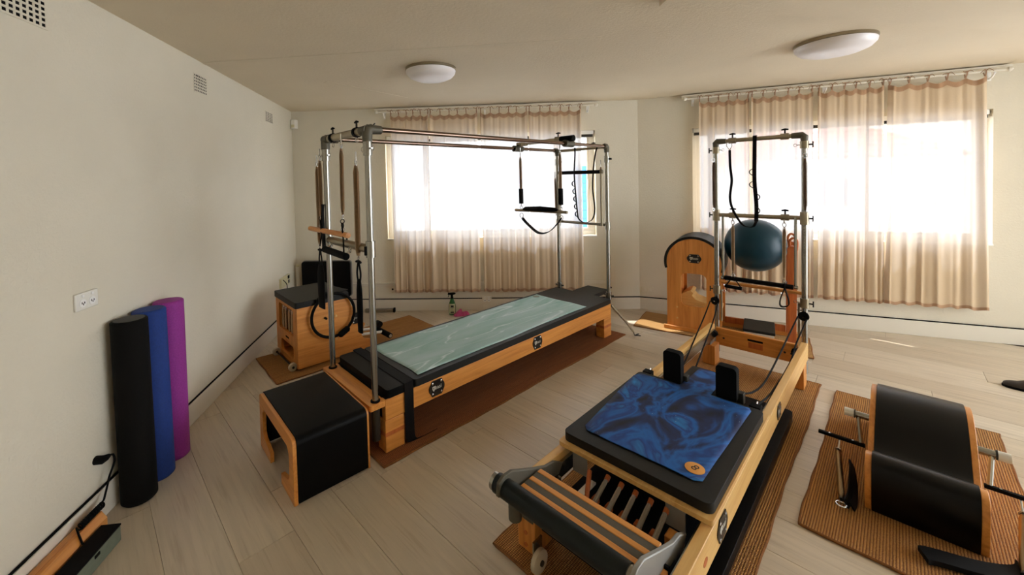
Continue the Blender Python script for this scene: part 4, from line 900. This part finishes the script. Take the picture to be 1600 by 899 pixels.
for k, (z, sd) in enumerate(((1.60, 1), (1.50, 1), (1.40, -1), (1.29, -1))):
    MB().ribbon(smooth_path([(-0.03, 0.303, z), (-0.034, 0.303 + sd * 0.03, z - 0.02), (-0.034, 0.303 + sd * 0.03, z - 0.045), (-0.03, 0.300, z - 0.07)], 4), 0.02, 0.004, (1, 0, 0)).build('loop', 'web', t)
MB().tube([(-0.024, 0.475, 1.755), (-0.024, 0.457, 1.79), (-0.024, 0.465, 1.82), (-0.024, 0.492, 1.82), (-0.024, 0.498, 1.79), (-0.024, 0.475, 1.755)], 0.003, 8).build('snap_hook', 'chrome', t)
# black board stored under the reformer
t = thing('padded_board', 'long black padded board stored on the rug under the reformer', 'padded board', (REFO.x, REFO.y, 0), REFA)
pad(MB(), -2.50, -0.80, -0.042, 0.26, 0.030, 0.082, 0.03).build('pad', 'black', t, bevel=0.012, segs=3)
MB().box(-2.48, -0.82, -0.03, 0.25, 0.0125, 0.0298).build('board', 'blackmatte', t)

# ================================================================== STEP BARREL (right foreground)
SO, SA = Vector((1.793, 1.802)), R(90 - 47.327)
t = thing('step_barrel', 'black padded step barrel with wooden sides on the right rug', 'step barrel', (SO.x, SO.y, 0), SA)
top = [(0.0, 0.012), (-0.012, 0.06), (-0.022, 0.16), (-0.014, 0.225), (0.015, 0.25), (0.07, 0.246), (0.13, 0.20), (0.19, 0.17), (0.25, 0.178), (0.32, 0.225), (0.40, 0.285), (0.50, 0.332), (0.60, 0.348), (0.70, 0.332), (0.79, 0.285), (0.86, 0.21), (0.90, 0.12), (0.915, 0.012)]
tp = [(p.x, p.y) for p in smooth_path([(a, b, 0) for a, b in top], 3)]
for v0, v1 in ((-0.022, 0.0), (-0.35, -0.328)): MB().prism(tp, v0, v1, 'xz').build('side_panel', 'wood_x', t, bevel=0.002)
c_ = Vector((0.45, 0.1)); prof = []
for i, (a, b) in enumerate(tp):
    d = Vector(tp[min(i + 1, len(tp) - 1)]) - Vector(tp[max(i - 1, 0)]); n_ = Vector((-d.y, d.x)).normalized(); prof.append((a + n_.x * 0.008, max(0.014, b + n_.y * 0.008)))
inn = [(c_.x + (a - c_.x) * 0.93, max(0.014, b - 0.03)) for a, b in reversed(prof)]
m = MB(); n = len(prof)
m.prism(prof + inn, -0.3275, -0.0225, 'xz').build('padding', 'black_gloss', t, smooth=60)
def spring_arm(side, label):
    t = thing('spring_set', label, 'spring set', (SO.x, SO.y, 0), SA, 'spring arms of the step barrel'); s = side; v0 = 0.002 if s > 0 else -0.352
    def P(u, v, z): return (u, v0 + s * v, z)
    MB().tube([P(0.43, 0.0, 0.245), P(0.43, 0.055, 0.245)], 0.017, 14).build('tube', 'alu', t)
    MB().tube([P(0.43, 0.055, 0.245), P(0.43, 0.095, 0.245)], 0.021, 14).build('tube_cap', 'whiteplastic', t)
    MB().tube([P(0.43, 0.052, 0.245), P(0.43, 0.058, 0.245)], 0.022, 14).build('tube_ring', 'darkmetal', t)
    MB().tube([P(0.42, 0.04, 0.235), P(0.31, 0.025, 0.15)], 0.009, 8).build('drop_rod', 'alu', t)
    b_ = MB().box(-0.009, 0.009, -0.09, 0.09, -0.008, 0.008).build('hook_bar', 'blackmatte', t, bevel=0.002); b_.location = P(0.31, 0.10, 0.145)
    for q in (-0.045, 0.045): MB().lathe([(0.005, 0), (0.005, 0.001)], (0, q, 0.0085), 10).build('bar_hole', 'alu', b_)
    a, b = Vector(P(0.27, 0.108, 0.095)), Vector(P(-0.07, 0.07, 0.045))
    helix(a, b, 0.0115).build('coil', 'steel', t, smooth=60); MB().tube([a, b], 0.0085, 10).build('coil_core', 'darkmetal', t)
    MB().tube([P(0.31, 0.105, 0.138), tuple(a)], 0.004, 8).tube(ring_pts(a, 0.012, 'x'), 0.0025, 6, closed=True).build('hook', 'chrome', t)
    MB().tube(ring_pts(b - Vector((0.02, 0, 0.01)), 0.018, 'z'), 0.003, 6, closed=True).build('ring', 'chrome', t)
    return t, P
t, P = spring_arm(1, 'metal arm with spring on the left side of the step barrel')
MB().ribbon(smooth_path([P(-0.08, 0.055, 0.037), P(-0.02, 0.045, 0.05), P(0.08, 0.045, 0.10), P(0.15, 0.05, 0.115), P(0.08, 0.035, 0.065), P(-0.02, 0.03, 0.036), P(-0.08, 0.035, 0.036)], 6), 0.036, 0.006, (0, 0.5, 1)).build('loop_handle', 'web', t)
t, P = spring_arm(-1, 'metal arm with spring on the right side of the step barrel')
MB().ribbon(smooth_path([P(-0.02, 0.075, 0.035), P(-0.06, 0.06, 0.03), P(-0.12, -0.02, 0.03), P(-0.17, -0.15, 0.03), P(-0.19, -0.18, 0.03)], 6), 0.07, 0.02, (0.7, 0.3, 0)).build('loop_handle', 'web', t)

# ================================================================== LADDER BARREL AND BALL (behind the tower)
BO, BA = Vector((2.024, 4.054)), R(-36.76)
t = thing('ladder_barrel', 'arched wooden ladder barrel with black padded top against the right window wall', 'ladder barrel', (BO.x, BO.y, 0), BA)
bw_, bd_, bh_ = 0.47, 0.40, 0.93; cxb, rb = bw_ / 2, bw_ / 2
outer = [(0.0, 0.02), (bw_, 0.02), (bw_, bh_ - rb)] + arc(cxb, bh_ - rb, rb, 0, 180, 24)[1:]
hole = rrect(0.125, 0.345, 0.265, 0.59, 0.05, 6)
for y0, y1, nm in ((0.0, 0.022, 'front_panel'), (bd_ - 0.022, bd_, 'back_panel')):
    pn = MB().prism(outer, y0, y1, 'xz', holes=[hole]).build(nm, 'wood_z', t)
    if nm == 'front_panel':
        for (a, b) in ((0.42, 0.58), (0.09, 0.13), (0.42, 0.20), (0.09, 0.24)): MB().lathe([(0.009, 0), (0.009, 0.002), (0.005, 0.003)], (a, 0, b), 12, Matrix.Rotation(R(90), 3, 'X')).build('screw_cap', 'ply_edge', pn)
        badge(pn, (0.243, -0.0003, 0.74), (1, 0, 0), (0, 0, 1), 0.125, 0.085)
pa = arc(cxb, bh_ - rb, rb + 0.026, 196, -16, 40); pi = arc(cxb, bh_ - rb, rb + 0.002, -16, 196, 40)
MB().prism(pa + pi, -0.002, bd_ + 0.004, 'xz').build('barrel_pad', 'grey_vinyl', t, smooth=50)
MB().prism(arc(cxb, bh_ - rb, rb - 0.001, 180, 0, 24) + arc(cxb, bh_ - rb, rb - 0.012, 0, 180, 24), 0.022, bd_ - 0.022, 'xz').build('barrel_shell', 'wood_x', t, smooth=50)
MB().box(0.012, bw_ - 0.012, 0.023, bd_ - 0.023, 0.22, 0.24).build('inner_shelf', 'wood_pale', t)
MB().box(0.085, 0.10, 0.023, bd_ - 0.023, 0.24, 0.66).build('inner_web', 'wood_z', t)
MB().prism([(0.101, 0.2405), (0.40, 0.2405), (0.40, 0.275), (0.30, 0.28), (0.235, 0.30), (0.205, 0.335), (0.215, 0.365), (0.19, 0.385), (0.15, 0.37), (0.101, 0.33)], 0.14, bd_ - 0.0235, 'xz').build('curved_brace', 'wood_pale', t)
for y0, y1 in ((-0.02, 0.045), (bd_ - 0.045, bd_ + 0.02)): MB().box(-0.03, 1.06, y0, y1, 0.0125, 0.0195 + 0.03).build('base_rail', 'wood_x', t, bevel=0.003) if y0 > 0 else MB().box(-0.03, 1.06, y0, -0.0005, 0.0125, 0.05).build('base_rail', 'wood_x', t, bevel=0.003)
for y in (0.03, bd_ - 0.055):
    MB().prism([(0.955, 0.05), (1.015, 0.05), (1.025, 0.86)] + arc(0.99, 0.88, 0.036, 0, 180, 10) + [(0.955, 0.86)], y, y + 0.026, 'xz').build('ladder_post', 'wood_red', t, bevel=0.002)
    hp = smooth_path([(0.975, y + 0.013, 0.90), (0.972, y + 0.013, 0.955), (0.995, y + 0.013, 0.985), (1.022, y + 0.013, 0.96), (1.02, y + 0.013, 0.88)])
    MB().tube(hp, 0.010, 10).build('post_handle', 'wood_red', t)
for k in range(5): MB().tube([(0.99, 0.056, 0.18 + k * 0.15), (0.99, bd_ - 0.055, 0.18 + k * 0.15)], 0.016, 12).build('rung', 'wood_y', t)
MB().box(bw_, 0.952, bd_ - 0.044, bd_ - 0.022, 0.05, 0.11).build('back_stretcher', 'wood_red', t)
t = thing('foot_step', 'low black-topped step standing between barrel and ladder', 'step', (BO.x, BO.y, 0), BA)
MB().box(0.64, 0.86, 0.02, 0.35, 0.051, 0.10).build('body', 'whiteplastic', t, bevel=0.003)
MB().box(0.63, 0.87, 0.01, 0.36, 0.1005, 0.125).build('top_pad', 'grey_vinyl', t, bevel=0.006)
bc = wpt(BO, BA, 0.722, 0.17, 0.885)
t = thing('exercise_ball', 'large dark teal exercise ball wedged between barrel and ladder', 'ball', tuple(bc), 0)
rB = 0.243
m = MB(); n = 36
prof = []
for i in range(n + 1):
    a = math.pi * i / n; rr = rB * (1 + 0.0022 * math.cos(26 * a)); prof.append((max(0.0005, rr * math.sin(a)), -rr * math.cos(a)))
m.lathe(prof, (0, 0, 0), 48, Matrix.Rotation(R(60), 3, 'Y')).build('skin', 'ball', t, smooth=80)
MB().lathe([(0.012, 0), (0.012, 0.004), (0.007, 0.006)], (0, 0, 0), 12).build('valve_plug', 'whiteplastic', t, loc=(rB * 0.866, 0, rB * 0.5))

# ================================================================== WOODEN SPRING CHAIR, RING AND BLACK BOARD (left corner)
t = thing('spring_chair', 'beech spring chair with black cushion and spring window, near the left wall', 'pilates chair', (CADO.x, CADO.y, 0), CADA)
x0, x1, y0, y1, zc = 0.03, 0.475, 1.352, 1.905, 0.535
side = [(x0, 0.03), (0.70, 0.03), (0.705, 0.10), (0.62, 0.13), (0.60, 0.17), (0.61, 0.22), (0.64, 0.26), (0.60, 0.30), (0.54, 0.40), (0.50, 0.48), (x1 + 0.01, zc), (x0, zc)]
for a, b in ((y0, y0 + 0.022), (y1 - 0.022, y1)): MB().prism(side, a, b, 'xz').build('side_panel', 'wood_x', t, bevel=0.002)
back = [(y0 + 0.0225, 0.03), (y1 - 0.0225, 0.03), (y1 - 0.0225, zc), (y0 + 0.0225, zc)]
MB().prism(back, x0, x0 + 0.022, 'yz', holes=[rrect(y0 + 0.10, y1 - 0.085, 0.275, 0.50, 0.02), rrect(y0 + 0.11, y1 - 0.12, 0.075, 0.185, 0.03)]).build('back_panel', 'wood_z', t)
MB().box(x0 + 0.0005 - 0.002, x0 - 0.0, y0 + 0.22, y0 + 0.30, 0.225, 0.24).build('slot', 'blackmatte', t)
MB().box(x0 - 0.001, x0, y0 + 0.23, y0 + 0.31, 0.185, 0.205).build('stamp', 'wood_red', t)
MB().box(x0 + 0.0225, x1, y0 + 0.0225, y1 - 0.0225, zc - 0.02, zc).build('seat_board', 'wood_y', t)
MB().box(x0 + 0.22, x0 + 0.235, y0 + 0.0225, y1 - 0.0225, 0.05, zc - 0.021).build('inner_panel', 'wood_red', t)
MB().box(x0 + 0.0225, 0.66, y0 + 0.0225, y1 - 0.0225, 0.03, 0.05).build('base_board', 'wood_x', t)
pad(MB(), x0 - 0.012, x1 + 0.012, y0 - 0.008, y1 + 0.008, zc + 0.0005, zc + 0.05, 0.02).build('cushion', 'grey_vinyl', t, bevel=0.010, segs=3)
for k, yy in enumerate((1.50, 1.57, 1.66, 1.73)):
    c_ = helix((x0 + 0.013, yy, 0.485), (x0 + 0.013, yy + 0.006, 0.285), 0.013).build('spring', 'steel', t, smooth=60)
    MB().tube([(x0 + 0.013, yy, 0.485), (x0 + 0.013, yy + 0.006, 0.285)], 0.009, 8).build('spring_core', 'wood_red', c_)
    MB().tube(ring_pts((x0 + 0.010, yy, 0.468), 0.02, 'x'), 0.004, 6, closed=True).build('spring_hook', 'chrome', c_)
for yy in (y0 + 0.05, y1 - 0.07):
    w_ = MB().lathe([(0.030, -0.014), (0.034, -0.010), (0.034, 0.010), (0.030, 0.014)], (x0 - 0.03, yy, 0.047), 24, Matrix.Rotation(R(90), 3, 'X')).build('wheel', 'rubber', t)
    MB().tube([(x0 - 0.03, yy - 0.018, 0.047), (x0 - 0.03, yy + 0.018, 0.047)], 0.010, 10).build('wheel_hub', 'darkmetal', w_)
MB().tube([(x0 - 0.03, y0 + 0.03, 0.047), (x0 - 0.03, y1 - 0.05, 0.047)], 0.006, 8).build('axle', 'darkmetal', t)
for a in (1.43, 1.56): MB().tube([(0.50, a, 0.16), (0.866, a, 0.105)], 0.013, 12).build('pedal_arm', 'whiteplastic', t)
MB().tube([(0.866, 1.30, 0.10), (0.866, 1.62, 0.10)], 0.025, 16).build('pedal_roller', 'blackmatte', t)
for a, s in ((1.298, -1), (1.62, 1)): MB().lathe([(0.016, 0), (0.016, 0.004), (0.008, 0.004)], (0.866, a, 0.10), 16, Matrix.Rotation(R(90), 3, 'X')).build('roller_cap', 'chrome', t)
MB().tube([(0.60, 1.40, 0.20), (0.60, 1.62, 0.20)], 0.018, 14).build('pedal_bar', 'elbow', t)
MB().tube([(0.78, 1.335, 0.22), (0.78, 1.39, 0.22)], 0.030, 16).build('pedal_stop', 'blackmatte', t)
for (a, b) in ((0.36, 0.40), (0.36, 0.20), (0.575, 0.215)): MB().lathe([(0.012, 0), (0.012, 0.006), (0.006, 0.008)], (a, y0, b), 12, Matrix.Rotation(R(90), 3, 'X')).build('bolt', 'ply_edge' if a < 0.5 else 'darkmetal', t)
badge(t, (0.545, y0 - 0.0003, 0.335), (1, 0, 0), (0, 0, 1), 0.085, 0.10)
# magic ring hung on the chair side
t = thing('pilates_ring', 'black fitness ring with hand pads leaning on the chair side panel', 'fitness ring', (CADO.x, CADO.y, 0), CADA)
rc = Vector((0.325, y0 - 0.04, 0.425)); R0 = 0.19
MB().tube([(rc.x + R0 * math.cos(2 * math.pi * k / 48), rc.y, rc.z + R0 * 0.98 * math.sin(2 * math.pi * k / 48)) for k in range(48)], 0.0125, 10, closed=True).build('hoop', 'blackmatte', t)
for ang in (-62, 118):
    p = Vector((rc.x + R0 * math.cos(R(ang)), rc.y, rc.z + R0 * math.sin(R(ang)))); tg = Vector((-math.sin(R(ang)), 0, math.cos(R(ang))))
    MB().tube([p - tg * 0.055, p - tg * 0.04, p + tg * 0.04, p + tg * 0.055], [0.014, 0.027, 0.027, 0.014], 12).build('hand_pad', 'blackmatte', t)
MB().tube([(rc.x - 0.06, y0 - 0.002, rc.z - 0.02), (rc.x - 0.06, y0 - 0.03, rc.z - 0.02)], 0.010, 10).build('inner_peg', 'blackmatte', t)
# notebook on cushion and black board behind
t = thing('thin_notebook', 'thin silver-edged tablet lying on the chair cushion', 'tablet', tuple(cw(0.40, 1.50, 0.5865)), CADA + R(12))
MB().box(-0.07, 0.09, -0.11, 0.09, 0, 0.008).build('case', 'darkmetal', t, bevel=0.003)
MB().box(-0.062, 0.082, -0.102, 0.082, 0.0081, 0.0095).build('screen', 'grey_vinyl', t)
t = thing('jump_board', 'tall black padded board standing behind the spring chair', 'padded board', (C0.x, C0.y, 0), ANG_B)
o1 = rrect(0.145, 0.735, 0.0, 0.66, 0.035, 6)
o = MB().prism(rrect(0.150, 0.730, 0.232, 0.648, 0.03, 6), -0.185, -0.15, 'xz').build('pad', 'black', t, bevel=0.008)
MB().prism(rrect(0.142, 0.738, 0.225, 0.655, 0.035, 6), -0.1495, -0.132, 'xz').build('board', 'greypaint', t)
for x_ in (0.22, 0.64): MB().box(x_, x_ + 0.045, -0.165, -0.14, 0.0, 0.26).build('post', 'wood_z', t)
MB().box(0.20, 0.70, -0.21, -0.09, 0.0, 0.02).build('foot', 'wood_x', t)
t = thing('white_tube', 'slim white tube standing in the corner beside the black board', 'tube', (C0.x, C0.y, 0), ANG_B)
MB().lathe([(0.020, 0), (0.020, 0.57), (0.015, 0.575)], (0.055, -0.09, 0.0), 16).build('tube', 'skirt', t)
MB().lathe([(0.021, 0.575), (0.021, 0.59), (0.012, 0.593)], (0.055, -0.09, 0.0), 16).build('cap', 'cream', t)

# ================================================================== FOAM ROLLERS
def roller(name_mat, x, y, h, label, dx=0.0, dy=0.0):
    t = thing('foam_roller', label, 'foam roller', (x, y, 0), 0, 'foam rollers against the left wall')
    r = 0.0745
    m = MB(); prof = [(r - 0.006, 0.0), (r, 0.006)] + [(r, 0.02 + (h - 0.04) * k / 12) for k in range(13)] + [(r, h - 0.006), (r - 0.006, h)]
    m.lathe(prof, (0, 0, 0.0), 40); m.v = [(a + dx * c / h, b + dy * c / h, c) for a, b, c in m.v]
    m.build('body', name_mat, t, smooth=50)
    c = MB().lathe([(r - 0.012, 0), (r - 0.012, 0.0012)], (dx, dy, h), 36).build('cut_end', 'grey_vinyl' if 'black' in name_mat else name_mat, t)
roller('foam_black', -1.675, 1.985, 0.905, 'black foam roller, nearest of the three standing against the wall', -0.012, 0)
roller('foam_blue', -1.700, 2.143, 0.905, 'blue foam roller between the black and purple ones', -0.012, 0)
roller('foam_purple', -1.725, 2.300, 0.905, 'purple foam roller, farthest of the three against the wall', 0.0, 0)

# ================================================================== SMALL THINGS
# plug and cord, wooden box and tin box by the left wall
t = thing('power_plug', 'black plug with coiled lead in the low left wall socket', 'plug', (C0.x, C0.y, 0), ANG_L)
xp = lwx(1.845)
MB().tube([(xp, 0.0, 0.288), (xp, -0.03, 0.288), (xp + 0.010, -0.042, 0.292), (xp + 0.022, -0.046, 0.294)], [0.019, 0.019, 0.014, 0.008], 14).build('plug_body', 'blackmatte', t)
lead = smooth_path([(xp + 0.022, -0.046, 0.294), (xp + 0.036, -0.052, 0.285), (xp + 0.036, -0.054, 0.25), (xp + 0.012, -0.048, 0.20), (xp - 0.0, -0.046, 0.165), (xp - 0.03, -0.05, 0.118)], 8)
MB().tube(lead, 0.0045, 8).build('lead', 'blackmatte', t)
pts = []; 
for k in range(181): s_ = k / 180; a = s_ * 2 * math.pi * 11; pts.append((xp - 0.05 - 0.125 * s_, -0.058 + 0.011 * math.cos(a), 0.112 + 0.011 * math.sin(a)))
MB().tube([lead[-1]] + pts + [(xp - 0.20, -0.075, 0.10), (xp - 0.215, -0.10, 0.07)], 0.0042, 6).build('coiled_lead', 'blackmatte', t)
t = thing('wooden_box', 'low wooden box with a grooved lid along the left wall', 'wooden box', (C0.x, C0.y, 0), ANG_L)
xe = lwx(1.775)
MB().prism([(-0.018, 0.0), (-0.092, 0.0), (-0.092, 0.068), (-0.070, 0.098), (-0.03, 0.098), (-0.018, 0.092)], xe - 0.55, xe, 'yz').build('body', 'wood_x', t, bevel=0.002)
MB().box(xe - 0.548, xe - 0.03, -0.0545, -0.0525, 0.0978, 0.0984).build('groove', 'wood_red', t)
t = thing('tin_box', 'grey-green metal box with black lid on the floor beside the wooden box', 'metal box', (C0.x, C0.y, 0), ANG_L)
MB().box(xe - 0.55, xe - 0.055, -0.185, -0.105, 0.0, 0.066).build('body', 'greentin', t, bevel=0.003)
MB().box(xe - 0.552, xe - 0.053, -0.186, -0.104, 0.0662, 0.074).build('lid', 'blackmatte', t, bevel=0.002)
MB().box(xe - 0.20, xe - 0.175, -0.1885, -0.1845, 0.048, 0.060).build('latch', 'blackmatte', t)
# grey bar on the floor below the left curtain
t = thing('aluminium_bar', 'short grey metal bar lying on the floor against the back baseboard', 'metal bar', (C0.x, C0.y, 0), ANG_B)
MB().box(0.86, 1.20, -0.075, -0.035, 0.003, 0.042).build('profile', 'alu', t, bevel=0.004)
MB().box(1.20, 1.222, -0.077, -0.033, 0.0, 0.05).build('end_cap', 'blackmatte', t, bevel=0.003)
# spray bottle
t = thing('spray_bottle', 'green spray bottle with black trigger by the back baseboard', 'spray bottle', (-0.184, 4.66, 0), R(0))
prof = [(0.026, 0.0), (0.034, 0.004), (0.036, 0.03), (0.036, 0.10), (0.033, 0.125), (0.024, 0.155), (0.017, 0.178), (0.014, 0.190)]
b_ = MB().lathe(prof, (0, 0, 0), 28); b_.v = [(a * 1.15, b * 0.8, c) for a, b, c in b_.v]; b_.build('bottle', 'green_bottle', t, smooth=60)
lb = MB().grid(10, 6, lambda i, j: (1.15 * (0.0368 - 0.006 * max(0, j - 0.75)) * math.sin((i - 0.5) * 1.9), -0.8 * (0.0368 - 0.006 * max(0, j - 0.75)) * math.cos((i - 0.5) * 1.9) - 0.001, 0.018 + 0.115 * j)).build('label', 'label', t, smooth=180)
MB().box(-0.016, 0.018, -0.0335, -0.0312, 0.098, 0.115).box(-0.02, 0.02, -0.0335, -0.0312, 0.088, 0.093).box(-0.02, 0.02, -0.0335, -0.0312, 0.030, 0.042).build('label_print', 'darkmetal', lb)
MB().lathe([(0.016, 0.188), (0.016, 0.208)], (0, 0, 0), 20).build('cap_ring', 'blackmatte', t)
MB().prism([(-0.05, 0.236), (-0.046, 0.254), (0.03, 0.258), (0.046, 0.244), (0.03, 0.236), (0.014, 0.232), (0.012, 0.208), (-0.012, 0.208), (-0.016, 0.232)], -0.011, 0.011, 'xz').prism([(-0.040, 0.236), (-0.030, 0.236), (-0.036, 0.215), (-0.046, 0.202), (-0.049, 0.206), (-0.042, 0.218)], -0.005, 0.005, 'xz').build('trigger_head', 'blackmatte', t, bevel=0.002)
# crumpled pink cloth
t = thing('cleaning_cloth', 'crumpled pink cleaning cloth beside the spray bottle', 'cloth', (-0.075, 4.635, 0))
rd = random.Random(9); ks = [(rd.uniform(20, 70), rd.uniform(20, 70), rd.uniform(0, 6.3)) for _ in range(5)]
def cf(i, j):
    x = (i - 0.5) * 0.17; y = (j - 0.5) * 0.13; rr = math.hypot((i - .5) / .5, (j - .5) / .5)
    hgt = max(0, 1 - rr) ** 0.6 * 0.075; w = sum(math.sin(a * x + b * y + c) for a, b, c in ks) / 5
    return (x + 0.02 * w, y + 0.015 * w, max(0.002, 0.004 + hgt * (0.75 + 0.55 * w) + 0.006 * w * (rr < 1)))
c_ = MB().grid(36, 30, cf).build('cloth', 'pink', t, smooth=70)
# dark shoe tip at the right edge
t = thing('shoe', 'dark brown shoe on the floor at the right edge', 'shoe', (3.90, 2.74, 0), R(-42))
sh = [(-0.14, 0.028), (-0.10, 0.042), (-0.02, 0.046), (0.06, 0.040), (0.12, 0.036), (0.14, 0.024)]
def shoe_fn(i, j):
    x = -0.14 + 0.28 * i; w = 0.046 * (max(0.0, 1 - abs(2 * i - 1) ** 3.2)) ** 0.5 + 0.002; hh = 0.035 + 0.045 * min(1, max(0, (i - 0.25) / 0.35)) * (1 - 0.1 * i)
    a = math.pi * j; return (x, w * math.cos(a), 0.014 + hh * math.sin(a) ** 0.8 * (max(0.0, 1 - abs(2 * i - 1) ** 5)) ** 0.5)
MB().grid(24, 14, shoe_fn).build('upper', 'shoe', t, smooth=80)
so = [(-0.14 + 0.28 * k / 20, 0.05 * (max(0.0, 1 - abs(k / 10 - 1) ** 3.2)) ** 0.5 + 0.002) for k in range(21)]
MB().prism(so + [(a, -b) for a, b in reversed(so)], 0.0, 0.016, 'xy').build('sole', 'blackmatte', t)
MB().tube(smooth_path([(-0.01, 0.03, 0.07), (-0.02, 0.0, 0.085), (-0.01, -0.03, 0.07)]), 0.004, 6).build('strap', 'blackmatte', t)
